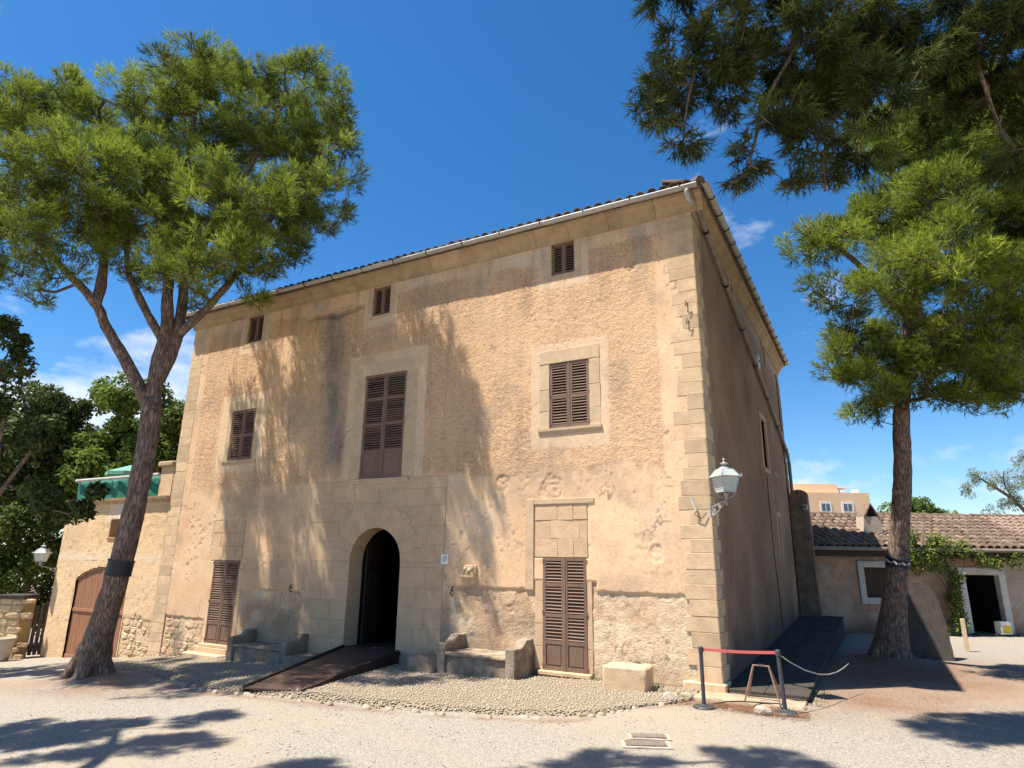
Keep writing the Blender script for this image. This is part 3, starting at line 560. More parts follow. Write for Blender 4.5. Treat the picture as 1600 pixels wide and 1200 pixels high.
# hallway behind the arch
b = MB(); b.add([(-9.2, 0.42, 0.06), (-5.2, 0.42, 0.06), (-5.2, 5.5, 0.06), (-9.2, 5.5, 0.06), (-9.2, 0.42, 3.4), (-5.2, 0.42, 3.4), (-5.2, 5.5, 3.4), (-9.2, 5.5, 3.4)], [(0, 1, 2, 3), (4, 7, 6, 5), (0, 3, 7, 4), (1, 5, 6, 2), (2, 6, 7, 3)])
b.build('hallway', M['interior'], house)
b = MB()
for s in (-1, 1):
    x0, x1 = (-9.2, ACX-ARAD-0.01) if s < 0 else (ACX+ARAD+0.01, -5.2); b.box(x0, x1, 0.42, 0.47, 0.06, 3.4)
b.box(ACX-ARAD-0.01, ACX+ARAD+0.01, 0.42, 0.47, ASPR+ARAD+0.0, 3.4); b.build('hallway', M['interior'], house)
MB().box(ACX-ARAD, ACX+ARAD, -0.02, 0.6, -0.3, 0.08).build('threshold', M['ashlar'], house, bevel=0.01)
def leaf_door(x, ang, w, side):
    d = MB().box(0, w*side, -0.03, 0.03, 0, 2.5).build('door', M['darkwood'], house, bevel=0.004); d.location = (x, 0.52, 0.09); d.rotation_euler = (0, 0, ang)
    for za in (0.12, 0.9, 1.7): MB().box(min(0.08*side, (w-0.08)*side), max(0.08*side, (w-0.08)*side), -0.05, -0.03, za, za+0.65).build('raised_panel', M['darkwood'], d, bevel=0.008)
    MB().box(min((w-0.1)*side, (w-0.06)*side), max((w-0.1)*side, (w-0.06)*side), -0.07, -0.03, 1.0, 1.2).build('door_handle', M['iron'], d)
leaf_door(ACX-ARAD+0.02, math.radians(103), 0.74, 1)
leaf_door(ACX+ARAD-0.02, math.radians(-88), 0.72, -1)
# inner doorway frame and glazed door seen in the dark
b = MB(); b.box(-7.75, -7.68, 2.2, 2.28, 0.06, 2.35); b.box(-6.5, -6.43, 2.2, 2.28, 0.06, 2.35); b.box(-7.68, -6.5, 2.2, 2.28, 2.27, 2.35); b.box(-7.11, -7.05, 2.2, 2.26, 0.06, 2.27); b.build('inner_door_frame', M['darkwood'], house)
b = MB(); b.box(-7.68, -7.11, 2.225, 2.235, 0.06, 2.27); b.box(-7.05, -6.5, 2.225, 2.235, 0.06, 2.27); b.build('inner_door', M['black'], house)

# shutters: leaf > stiles and rails (one frame), slats one by one, solid panel
def shutter_pair(r, groups, panel, singles=True, proud=0.0, axis='x', barn=0.0):
    x0, x1, z0, z1 = r; w = (x1-x0)/2; h = z1-z0
    box_mat = M['black']
    if axis == 'x':
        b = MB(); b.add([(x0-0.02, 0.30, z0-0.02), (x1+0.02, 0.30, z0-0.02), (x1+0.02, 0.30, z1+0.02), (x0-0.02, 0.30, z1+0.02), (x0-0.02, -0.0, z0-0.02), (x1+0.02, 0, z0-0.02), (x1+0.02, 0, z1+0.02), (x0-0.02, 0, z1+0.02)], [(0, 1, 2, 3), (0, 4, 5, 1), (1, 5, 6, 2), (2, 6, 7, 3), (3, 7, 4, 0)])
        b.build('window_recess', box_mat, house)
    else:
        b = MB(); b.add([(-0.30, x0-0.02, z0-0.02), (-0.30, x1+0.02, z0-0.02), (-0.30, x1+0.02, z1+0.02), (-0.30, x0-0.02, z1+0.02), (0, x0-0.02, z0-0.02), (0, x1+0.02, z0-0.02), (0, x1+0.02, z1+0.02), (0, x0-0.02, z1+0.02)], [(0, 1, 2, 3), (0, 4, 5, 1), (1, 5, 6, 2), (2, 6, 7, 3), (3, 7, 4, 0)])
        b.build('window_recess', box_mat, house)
    stile = min(0.055, w*0.16); rail = 0.06; pitch_ = 0.056
    sw = w-2*stile-0.012
    sl = MB(); t = 0.009; a = math.radians(42); d = 0.055
    cy, cz = math.cos(a)*d/2, math.sin(a)*d/2
    # blade slopes down towards the outside
    sl.add([(-sw/2-0.012, -cy, -cz), (sw/2+0.012, -cy, -cz), (sw/2+0.012, cy, cz), (-sw/2-0.012, cy, cz), (-sw/2-0.012, -cy, -cz+t), (sw/2+0.012, -cy, -cz+t), (sw/2+0.012, cy, cz+t), (-sw/2-0.012, cy, cz+t)], [(0, 3, 2, 1), (4, 5, 6, 7), (0, 1, 5, 4), (1, 2, 6, 5), (2, 3, 7, 6), (3, 0, 4, 7)])
    slat_me = sl.mesh('slat'); slat_me.materials.append(M['slat'])
    for k in range(2):
        fr = MB(); X0, X1 = 0.004, w-0.004
        fr.box(X0, X0+stile, -0.022, 0.022, 0.004, h-0.004); fr.box(X1-stile, X1, -0.022, 0.022, 0.004, h-0.004)
        zz = 0.004; spans = []
        cuts = [0.0]+([panel] if panel else [])+[panel+(h-panel)*f for f in groups]+[h]
        for c in cuts:
            za = min(max(c-rail/2, 0.004), h-0.004-rail); fr.box(X0+stile, X1-stile, -0.021, 0.021, za, za+rail)
        for c0, c1 in zip(cuts, cuts[1:]): spans.append((max(c0-rail/2, 0.004)+rail, min(c1-rail/2, h-0.004-rail)))
        fr.box(X0+stile if k == 0 else X0-0.01, X1+0.01 if k == 0 else X1-stile, -0.021, 0.021, 0.0, 0.003)
        if k == 0: fr.box(X1-0.02, X1+0.02, -0.030, -0.0221, 0.004, h-0.004)
        # small hinge pins on the outer stile
        xh = X0 if k == 0 else X1
        for hz in (0.08, h*0.5, h-0.06): fr.box(xh-0.018, xh+0.018, -0.034, -0.0221, hz-0.025, hz+0.025)
        ob = fr.build('shutter', M['shutter'], house)
        if axis == 'x': ob.location = (x0+k*w, 0.012-proud, z0)
        else: ob.location = (-0.012+proud, x0+k*w, z0); ob.rotation_euler = (0, 0, math.pi/2)
        many = MB()
        for si, (s0, s1) in enumerate(spans):
            if panel and si == 0:
                MB().box(X0+stile+0.002, X1-stile-0.002, -0.006, 0.010, s0, s1).build('shutter_panel', M['shutter'], ob)
                MB().box(X0+stile+0.03, X1-stile-0.03, -0.014, -0.006, s0+0.03, s1-0.03).build('raised_panel', M['shutter'], ob, bevel=0.004)
                continue
            n_ = max(1, int(round((s1-s0)/pitch_))); dz = (s1-s0)/n_
            for q in range(n_):
                p = ((X0+X1)/2, 0.0, s0+dz*(q+0.5))
                if singles:
                    s = link('slat', slat_me, None, ob); s.location = p; s.rotation_euler = (rng.uniform(-0.13, 0.13), rng.uniform(-0.012, 0.012), 0)
                else:
                    many.add([(v.co.x+p[0], v.co.y+p[1], v.co.z+p[2]) for v in slat_me.vertices], [tuple(f.vertices) for f in slat_me.polygons])
        if not singles: many.build('slat', M['slat'], ob, kind='stuff')
shutter_pair(OPEN['GR'], (0.31, 0.67), 0.47); shutter_pair(OPEN['GL'], (0.33, 0.66), 0.47)
shutter_pair(OPEN['UC'], (0.34, 0.67), 0.62); shutter_pair(OPEN['UR'], (0.46,), 0.0); shutter_pair(OPEN['UL'], (0.48,), 0.0)
for q in ('A1', 'A2', 'A3'): shutter_pair(OPEN[q], (), 0.0, singles=False, proud=-0.05)
for r in SIDE_OPEN: shutter_pair(r, (0.5,) if r[3]-r[2] > 1 else (), 0.0, singles=False, proud=-0.1, axis='y')

# stone surrounds
def surround(r, side, top, sill=None, mat='lime', nj=3, bottom=0.0, y0=-0.024):
    x0, x1, z0, z1 = r
    jit_stone(x0-side, x1+side, z1, z1+top, y0, 0.05, M[mat], house, 'lintel_stone', ch=0.008)
    for a, b_ in ((x0-side, x0), (x1, x1+side)):
        z = z0-bottom
        for i in range(nj):
            zn = z1 if i == nj-1 else z+(z1-z)/(nj-i)*rng.uniform(0.85, 1.15)
            jit_stone(a, b_, z, zn, y0+0.002, 0.05, M[mat], house, 'jamb_stone', ch=0.007); z = zn
    if sill:
        e, hh, pr_ = sill
        MB().prism([(0.0, z0-hh), (-pr_*0.55, z0-hh), (-pr_*0.7, z0-hh*0.55), (-pr_, z0-hh*0.45), (-pr_, z0-0.01), (0.0, z0)], 'x', x0-e, x1+e).build('window_sill', M[mat], house)
surround(OPEN['UR'], 0.23, 0.28, (0.24, 0.13, 0.055), bottom=0.12)
surround(OPEN['UC'], 0.33, 0.32, (0.2, 0.12, 0.06), nj=5)
surround(OPEN['UL'], 0.18, 0.26, (0.2, 0.11, 0.045), nj=3)
for q in ('A2', 'A3', 'A1'): surround(OPEN[q], 0.15, 0.02, None, nj=2); jit_stone(OPEN[q][0]-0.15, OPEN[q][1]+0.15, OPEN[q][2]-0.14, OPEN[q][2], -0.022, 0.05, M['lime'], house, 'sill_stone', ch=0.008)
for r in (OPEN['GR'], OPEN['GL']):
    x0, x1, z0, z1 = r
    for i, (za, zb) in enumerate(((z1, z1+0.34), (z1+0.34, z1+0.68), (z1+0.68, z1+0.97))):
        c = [x0-0.17, x0+(0.3 if i != 1 else 0.15), x1-(0.25 if i != 1 else 0.12), x1+0.03]
        for a, b_ in zip(c, c[1:]): jit_stone(a, b_, za, zb, -0.010+(0.004 if i == 1 else 0), 0.05, M['tympanum'], house, 'tympanum_stone', ch=0.006)
    for a, b_ in ((x0-0.17, x0), (x1, x1+0.10)):
        z = z0
        for i in range(5): jit_stone(a, b_, z, z+(z1-z0)/5, -0.003, 0.05, M['ashlar'], house, 'jamb_stone', ch=0.006, jit=0.004); z += (z1-z0)/5
    MB().box(x0-0.07, x1+0.08, -0.11, 0.06, z0-0.075, z0-0.003).build('door_sill', M['stone'], house, bevel=0.012)
MB().box(-12.86, -11.5, -0.36, 0.05, -0.75, -0.30).build('door_step', M['stone'], house, bevel=0.02)
MB().box(-12.75, -11.52, -0.12, 0.05, -0.30, -0.176).build('door_step', M['stone'], house, bevel=0.012)
# plaster bands with their own edge beside the garden door
MB().box(-3.52, -3.34, -0.030, 0.0, 1.46, 3.13).build('plaster_band', M['stone'], house, bevel=0.006)
MB().box(-3.34, -2.1, -0.028, 0.0, 3.03, 3.13).build('plaster_band', M['stone'], house, bevel=0.006)

# rubble laid bare low on the left
def rubble_patch(x0, x1, z0, z1, parent, ytop, ragged=0.25, mat='rubble', sc=1.0, yb=0.05):
    z = z0; row = 0
    while z < z1:
        h = rng.uniform(0.10, 0.20)*sc; x = x0+rng.uniform(-0.08, 0.05)
        while x < x1:
            w_ = rng.uniform(0.14, 0.36)*sc; top_lim = z1-ragged*(0.5+0.5*math.sin(x*5.1+1.3))*rng.random()
            if z+h*0.5 < top_lim and rng.random() > 0.04:
                n_ = 9; cx, cz = x+w_/2, z+h/2+rng.uniform(-0.015, 0.015)
                rim = []; inn = []; hh = rng.uniform(0.0, 0.026)
                for i in range(n_):
                    t = 2*math.pi*i/n_+rng.uniform(-0.2, 0.2); e = 1/max(abs(math.cos(t)), abs(math.sin(t)))**0.8
                    px, pz = cx+w_*0.48*math.cos(t)*e*rng.uniform(0.72, 1.05), cz+h*0.50*math.sin(t)*e*rng.uniform(0.72, 1.08)
                    rim.append((px, pz)); inn.append((cx+(px-cx)*rng.uniform(0.7, 0.88), cz+(pz-cz)*rng.uniform(0.62, 0.85)))
                m = MB(); vs = [(p[0], yb, p[1]) for p in rim]+[(p[0], ytop-hh*0.35, p[1]) for p in rim]+[(p[0], ytop-hh+rng.uniform(-0.008, 0.008), p[1]) for p in inn]
                m.add(vs, [tuple(range(2*n_, 3*n_))]+[(i, (i+1) % n_, n_+(i+1) % n_, n_+i) for i in range(n_)]+[(n_+i, n_+(i+1) % n_, 2*n_+(i+1) % n_, 2*n_+i) for i in range(n_)])
                m.build('rubble_stone', M[mat], parent)
            x += w_*1.02
        z += h*0.98; row += 1
rubble_patch(-14.15, -12.75, -0.6, 0.42, house, 0.016)

# roof: hipped slab, clay tiles along the eaves, gutter, brackets, downpipe
TAN = math.tan(math.radians(17)); EZ = 8.86
def rz(d): return EZ+d*TAN
ov = 0.27
P = [(HX0-ov, -ov), (ov, -ov), (ov, HY1+ov), (HX0-ov, HY1+ov)]; mid = (HY1)/2; hw = mid+ov
vs = [(p[0], p[1], EZ) for p in P]+[(HX0-ov+hw, mid, EZ+hw*TAN), (ov-hw, mid, EZ+hw*TAN)]+[(p[0], p[1], EZ-0.07) for p in P]
MB().add(vs, [(0, 1, 5, 4), (1, 2, 5), (2, 3, 4, 5), (3, 0, 4), (6, 9, 8, 7), (0, 6, 7, 1), (1, 7, 8, 2), (2, 8, 9, 3), (3, 9, 6, 0)]).build('roof', M['tile_dark'], house)
roof = [o for o in house.children if o.name.startswith('roof')][0]
def tile_mesh(r0_, r1_, ln, n_=6, th=0.016):
    m = MB(); vs = []
    for y_, r_ in ((0, r0_), (ln, r1_)):
        for k in range(n_+1):
            t = math.pi*k/n_; vs.append((r_*math.cos(t), y_, r_*math.sin(t)))
        for k in range(n_+1):
            t = math.pi*k/n_; vs.append(((r_-th)*math.cos(t), y_, (r_-th)*math.sin(t)))
    q = n_+1; fs = []
    for k in range(n_):
        fs += [(k, k+1, 2*q+k+1, 2*q+k), (q+k, 3*q+k, 3*q+k+1, q+k+1), (k, q+k, q+k+1, k+1)]
    m.add(vs, fs); return m
tm = tile_mesh(0.10, 0.082, 0.46); t_me = tm.mesh('roof_tile'); t_me.materials.append(M['tile_dark']); t_me.polygons.foreach_set('use_smooth', [True]*len(t_me.polygons))
sp_ = 0.222; cols = int((ov*2-HX0)/sp_); ang = math.atan(TAN)
bulk = MB()
for c in range(cols):
    x = HX0-ov+0.1+c*sp_
    for row in range(3):
        d = row*0.36
        if x+ov-d*1.0 < HX0 or x > ov-d: continue
        o = link('roof_tile', t_me, None, roof); o.location = (x+rng.uniform(-0.012, 0.012), -ov-0.04+d+rng.uniform(-0.02, 0.02), EZ+0.035+row*0.012+(d-0.04)*TAN); o.rotation_euler = (ang, rng.uniform(-0.05, 0.05), rng.uniform(-0.04, 0.04))
for c in range(int((HY1+2*ov)/sp_)):
    y = -ov+0.12+c*sp_
    for row in range(2):
        d = row*0.36; Mt = Matrix.Translation((ov+0.03-d, y+rng.uniform(-0.012, 0.012), EZ+0.012+row*0.012+d*TAN)) @ Matrix.Rotation(math.pi/2, 4, 'Z') @ Matrix.Rotation(ang, 4, 'X')
        bulk.add([tuple(Mt @ v.co) for v in t_me.vertices], [tuple(f.vertices) for f in t_me.polygons])
bulk.build('roof_tile', M['tile_dark'], roof, kind='stuff')
bulk = MB()
for c in range(cols):
    x = HX0-ov+0.1+c*sp_; d1 = min(hw, x+ov-HX0, ov-x)
    if d1 > 1.2: bulk.tube([(x, -ov+1.05, EZ+1.05*TAN), (x, -ov+d1, EZ+d1*TAN)], 0.085, 6)
bulk.build('roof_tile', M['tile_dark'], roof, kind='stuff')
MB().tube([(ov, -ov, EZ+0.05), (ov-hw, mid, EZ+hw*TAN+0.06)], 0.1, 8).build('ridge_tile', M['tile_dark'], roof)

def gutter(p0, p1, r, name='gutter'):
    p0, p1 = Vector(p0), Vector(p1); d = (p1-p0).normalized(); side = d.cross(Vector((0, 0, 1))).normalized(); m = MB(); n_ = 10; vs = []
    for p in (p0, p1):
        for rad in (r, r-0.006):
            for k in range(n_+1):
                t = math.pi*k/n_+math.pi; vs.append(p+side*rad*math.cos(t)+Vector((0, 0, 1))*rad*math.sin(t))
    q = n_+1; fs = []
    for k in range(n_): fs += [(k, k+1, 2*q+k+1, 2*q+k), (q+k, 3*q+k, 3*q+k+1, q+k+1)]
    fs += [(0, 2*q, 3*q, q), (n_, q+n_, 3*q+n_, 2*q+n_)]
    m.add(vs, fs); return m.build(name, M['pvc'], house, smooth=True)
gz0 = 8.90
# the gutter was laid in lengths
x = HX0-0.25
while x < 0.2:
    x1 = min(x+2.0, 0.2); gutter((x, -0.335, gz0-0.004*(x1+15)), (x1+0.01, -0.335, gz0-0.004*(x1+15)), 0.07); x = x1
x = HX0-0.1
while x < 0.15:
    b = MB(); pts = [(x, -0.335+0.078*math.cos(t), gz0-0.03+0.078*math.sin(t)) for t in np.linspace(math.pi, 2*math.pi, 9)]
    b.tube([(x, -0.25, gz0-0.01)] + pts[::-1], 0.011, 5); b.build('gutter_bracket', M['iron'], house); x += 0.98
y = -0.3
while y < HY1+0.2:
    y1 = min(y+2.0, HY1+0.3); gutter((0.335, y, 8.88), (0.335, y1+0.01, 8.88), 0.07); y = y1
y = 0.3
while y < HY1:
    b = MB(); b.tube([(0.335+0.078*math.cos(t), y, 8.87+0.078*math.sin(t)) for t in np.linspace(math.pi, 2*math.pi, 9)], 0.011, 5); b.build('gutter_bracket', M['iron'], house); y += 0.7
b = MB(); b.tube([(0.02, -0.335, 8.82), (0.02, -0.34, 8.70), (0.03, -0.28, 8.60), (0.10, 0.06, 8.58)], 0.05, 10); b.build('downpipe', M['pvc'], house, smooth=True)
b = MB(); b.tube([(0.10, 0.05, 8.58), (0.10, 6.5, 7.08), (0.10, 12.25, 5.55), (0.10, 12.38, 5.3)], 0.05, 10); b.build('downpipe', M['pipe'], house, smooth=True)
b = MB(); b.tube([(0.10, 12.38, 5.3), (0.10, 12.38, 2.6)], 0.055, 10); b.build('downpipe', M['pipe'], house, smooth=True)
for t in np.linspace(0.06, 0.97, 7):
    yy = 0.05+t*12.2; zz = 8.58-1.5*min(yy/6.5, 1)-1.53*max((yy-6.5)/5.75, 0); b = MB(); b.tube([(0.10, yy-0.03, zz+0.008), (0.10, yy+0.03, zz-0.008)], 0.062, 10); b.build('pipe_collar', M['iron'], house)
for r in SIDE_OPEN:
    for ya, yb, za, zb in ((r[0]-0.13, r[0], r[2]-0.02, r[3]+0.13), (r[1], r[1]+0.13, r[2]-0.02, r[3]+0.13), (r[0], r[1], r[3], r[3]+0.13)): MB().box(-0.02, 0.04, ya+0.001, yb-0.001, za, min(zb, 8.45)).build('jamb_stone', M['lime'], house, bevel=0.006)
b = MB().box(-0.01, 0.06, 6.7, 7.8, 4.3, 4.43); b.build('window_sill', M['lime'], house, bevel=0.01)
b = MB(); b.tube([(0.02, 6.75, 4.2), (0.28, 6.7, 4.25), (0.3, 6.7, 4.1)], 0.015, 6); b.tube([(0.28, 6.7, 4.25), (0.28, 7.7, 4.25)], 0.015, 6); b.build('washing_line_bracket', M['whitemetal'], house)
# cable running down the side wall
b = MB(); b.tube([(0.035, 7.0, 4.2), (0.03, 7.05, 2.2), (0.035, 7.4, 1.0), (0.03, 7.5, 0.3)], 0.012, 5); b.build('wall_cable', M['iron'], house); b = MB(); b.tube([(0.03, 11.6, 8.2), (0.035, 11.7, 4.0), (0.03, 11.7, 0.5)], 0.02, 5); b.build('wall_cable', M['iron'], house)

# ------------------------------------------------------------------ annex on the left
annex = thing('annex_building', 'low ochre plaster annex with big arched plank door, joined to the manor', 'building', (-17.3, 0, -0.8))
AX = Vector((-17.3, 0, -0.8))
def aloc(o): o.location = o.location - AX; return o
def annex_wall():
    st = 0.04; xs = np.arange(-19.9, -14.72, st); zs = np.arange(-1.3, 3.421, st); X, Z = np.meshgrid(xs, zs, indexing='ij')
    n2 = vnoise(X, Z, 0.1, 402); H = 0.02*(fbm(X, Z, 0.6, 401)-0.5)+0.010*(n2-0.5)
    pl = 0.35+0.5*(fbm(X, Z*0, 0.5, 403)-0.5); low = (1-sstep(-0.02, 0.02, Z-pl))*sstep(-16.1, -16.0, X); H = H-0.02*low
    A = np.ones(X.shape+(3,))*np.array((0.72, 0.51, 0.30))*(0.85+0.3*fbm(X, Z, 1.0, 405))[..., None]
    A = mixc(A, (0.40, 0.28, 0.17), 0.5*sstep(0.6, 0.75, vnoise(X, Z, 0.09, 406)*(0.5+0.6*fbm(X, Z, 0.7, 407)))); A = mixc(A, (0.55, 0.42, 0.28), 0.6*low)
    strip = np.exp(-((Z-1.88+0.1*(fbm(X, Z, 0.4, 408)-0.5))/0.1)**2); A = mixc(A, (0.72, 0.60, 0.45), 0.7*strip)
    A = mixc(A, (0.74, 0.64, 0.5), 0.7*rectmask(X, Z, (-17.55, -16.75, 2.95, 3.4), 0.1)); A = A*(1-0.3*(1-sstep(-1.0, -0.5, Z))*fbm(X, Z, 0.4, 409))[..., None]
    def hole(a, b_):
        top = 1.62-((a+17.4)/1.3)**2*0.34
        return ((np.abs(a+17.4) < 1.3) & (b_ < top)) | ((a > -17.42) & (a < -16.88) & (b_ > 2.46) & (b_ < 3.0))
    aloc(heightfield('wall', xs, zs, H, A, np.ones_like(X)*0.6, hole, lambda x, z, h: np.stack([x, -h, z], -1), M['wall'], annex))
annex_wall()
am = simple('annex_render', (0.6, 0.43, 0.26), (0.48, 0.33, 0.2), scale=3, rough=0.95)
b = MB(); b.add([(-19.9, 0, -1.3), (-19.9, 8, -1.3), (-19.9, 8, 3.42), (-19.9, 0, 3.42)], [(0, 3, 2, 1)]); b.add([(-19.9, 8, -1.3), (-14.7, 8, -1.3), (-14.7, 8, 3.42), (-19.9, 8, 3.42)], [(0, 3, 2, 1)]); b.add([(-19.9, 0, 3.42), (-14.7, 0, 3.42), (-14.7, 8, 3.42), (-19.9, 8, 3.42)], [(0, 1, 2, 3)])
aloc(b.build('wall', am, annex))
b = MB(); b.add([(-17.44, 0.35, 2.44), (-16.86, 0.35, 2.44), (-16.86, 0.35, 3.02), (-17.44, 0.35, 3.02), (-17.44, 0, 2.44), (-16.86, 0, 2.44), (-16.86, 0, 3.02), (-17.44, 0, 3.02)], [(0, 1, 2, 3), (0, 4, 5, 1), (1, 5, 6, 2), (2, 6, 7, 3), (3, 7, 4, 0)]); aloc(b.build('window_niche', am, annex))
aloc(MB().box(-17.46, -16.84, -0.03, 0.3, 2.40, 2.45).build('window_sill', simple('terracotta', (0.45, 0.2, 0.1)), annex, bevel=0.006))
x = -19.95
while x < -14.75:
    x1 = min(x+0.86, -14.75); aloc(MB().prism([(0.0, 3.42), (-0.04, 3.42), (-0.05, 3.48), (-0.13, 3.52), (-0.14, 3.58), (0.25, 3.58), (0.25, 3.42)], 'x', x+0.003, x1-0.003).build('cornice_stone', M['cornice'], annex)); x = x1
# arched plank door, two leaves, every plank its own
b = MB(); b.add([(-18.75, 0.28, -1.2), (-16.05, 0.28, -1.2), (-16.05, 0.28, 1.8), (-18.75, 0.28, 1.8), (-18.75, 0.0, -1.2), (-16.05, 0, -1.2), (-16.05, 0, 1.8), (-18.75, 0, 1.8)], [(0, 1, 2, 3), (1, 5, 6, 2), (2, 6, 7, 3), (3, 7, 4, 0)]); aloc(b.build('door_recess', M['black'], annex))
for i in range(22):
    xa = -18.7+i*2.6/22; xb = xa+2.6/22-0.007; pts = [(xa, -0.97), (xb, -0.97)]
    for xx in np.linspace(xb, xa, 3): pts.append((xx, 1.605-((xx+17.4)/1.3)**2*0.34))
    aloc(MB().prism(pts, 'y', 0.055+rng.uniform(-0.003, 0.003), 0.09).build('door_plank', M['bigdoor'], annex))
for xa, xb in ((-18.66, -17.44), (-17.36, -16.14)):
    for za in (-0.92, 0.35): aloc(MB().box(xa, xb, 0.025, 0.054, za, za+0.09).build('door_ledge', M['bigdoor'], annex, bevel=0.006))
aloc(MB().box(-17.44, -17.36, 0.03, 0.056, -0.97, 1.59).build('door_strip', M['bigdoor'], annex))
b = MB(); arc = [(xx, 1.62-((xx+17.4)/1.3)**2*0.34) for xx in np.linspace(-18.7, -16.1, 15)]
b.prism(arc+[(p[0], p[1]-0.06) for p in arc[::-1]], 'y', 0.02, 0.05); aloc(b.build('door_frame', M['bigdoor'], annex))
rubble_patch(-16.0, -14.75, -1.05, 0.45, annex, 0.016)
for o in [c for c in annex.children if c.name.startswith('rubble_stone')]: aloc(o)
aloc(MB().box(-15.32, -14.74, -0.02, 0.5, 3.58, 4.42).build('terrace_pier', am, annex, bevel=0.01)); aloc(MB().box(-15.42, -14.72, -0.1, 0.55, 4.42, 4.56).build('pier_cap', M['cornice'], annex, bevel=0.03))

# terrace railing with green netting
rail = thing('terrace_railing', 'grey terrace railing hung with green netting above the annex', 'railing', (-17.4, 0.15, 3.58))
b = MB(); b.tube([(-2.2, -0.2, 0.62), (2.05, -0.2, 0.62)], 0.05, 8); b.build('rail', M['pvc'], rail)
for i in range(6): xx = -2.15+i*0.84; MB().tube([(xx, -0.03, -0.02), (xx, -0.03, 0.55), (xx, -0.2, 0.62)], 0.022, 6).build('post', M['pvc'], rail)
xs = np.linspace(-2.25, 2.08, 60); zs = np.linspace(-0.02, 0.66, 14); X, Z = np.meshgrid(xs, zs, indexing='ij')
Y = -0.06-0.06*np.sin(X*9+Z*3)*0.5-0.08*fbm(X, Z, 0.3, 500)+0.1*sstep(0.55, 0.66, Z); Z = Z+0.06*np.sin(X*3.1)*sstep(0.4, 0.8, Z)
idx = np.arange(60*14).reshape(60, 14); F = np.stack([idx[:-1, :-1], idx[1:, :-1], idx[1:, 1:], idx[:-1, 1:]], -1).reshape(-1, 4)
link('netting', tri_mesh('netting', np.stack([X, Y, Z], -1).reshape(-1, 3), F), M['net'], rail, smooth=True)
umb = thing('parasol', 'small green and white parasol open on the annex terrace', 'parasol', (-19.6, 1.6, 3.42))
MB().tube([(0, 0, 0), (0, 0, 1.45)], 0.025, 8).build('pole', M['whitemetal'], umb)
b = MB(); n_ = 8; vs = [(0, 0, 1.5)]+[(0.75*math.cos(2*math.pi*k/n_), 0.75*math.sin(2*math.pi*k/n_), 1.22) for k in range(n_)]+[(0.75*math.cos(2*math.pi*k/n_), 0.75*math.sin(2*math.pi*k/n_), 1.10) for k in range(n_)]
b.add(vs, [(0, 1+k, 1+(k+1) % n_) for k in range(n_)]+[(1+k, 9+k, 9+(k+1) % n_, 1+(k+1) % n_) for k in range(n_)]); b.build('canopy', simple('pale_green_cloth', (0.16, 0.40, 0.30), (0.11, 0.3, 0.22), rough=0.8), umb)

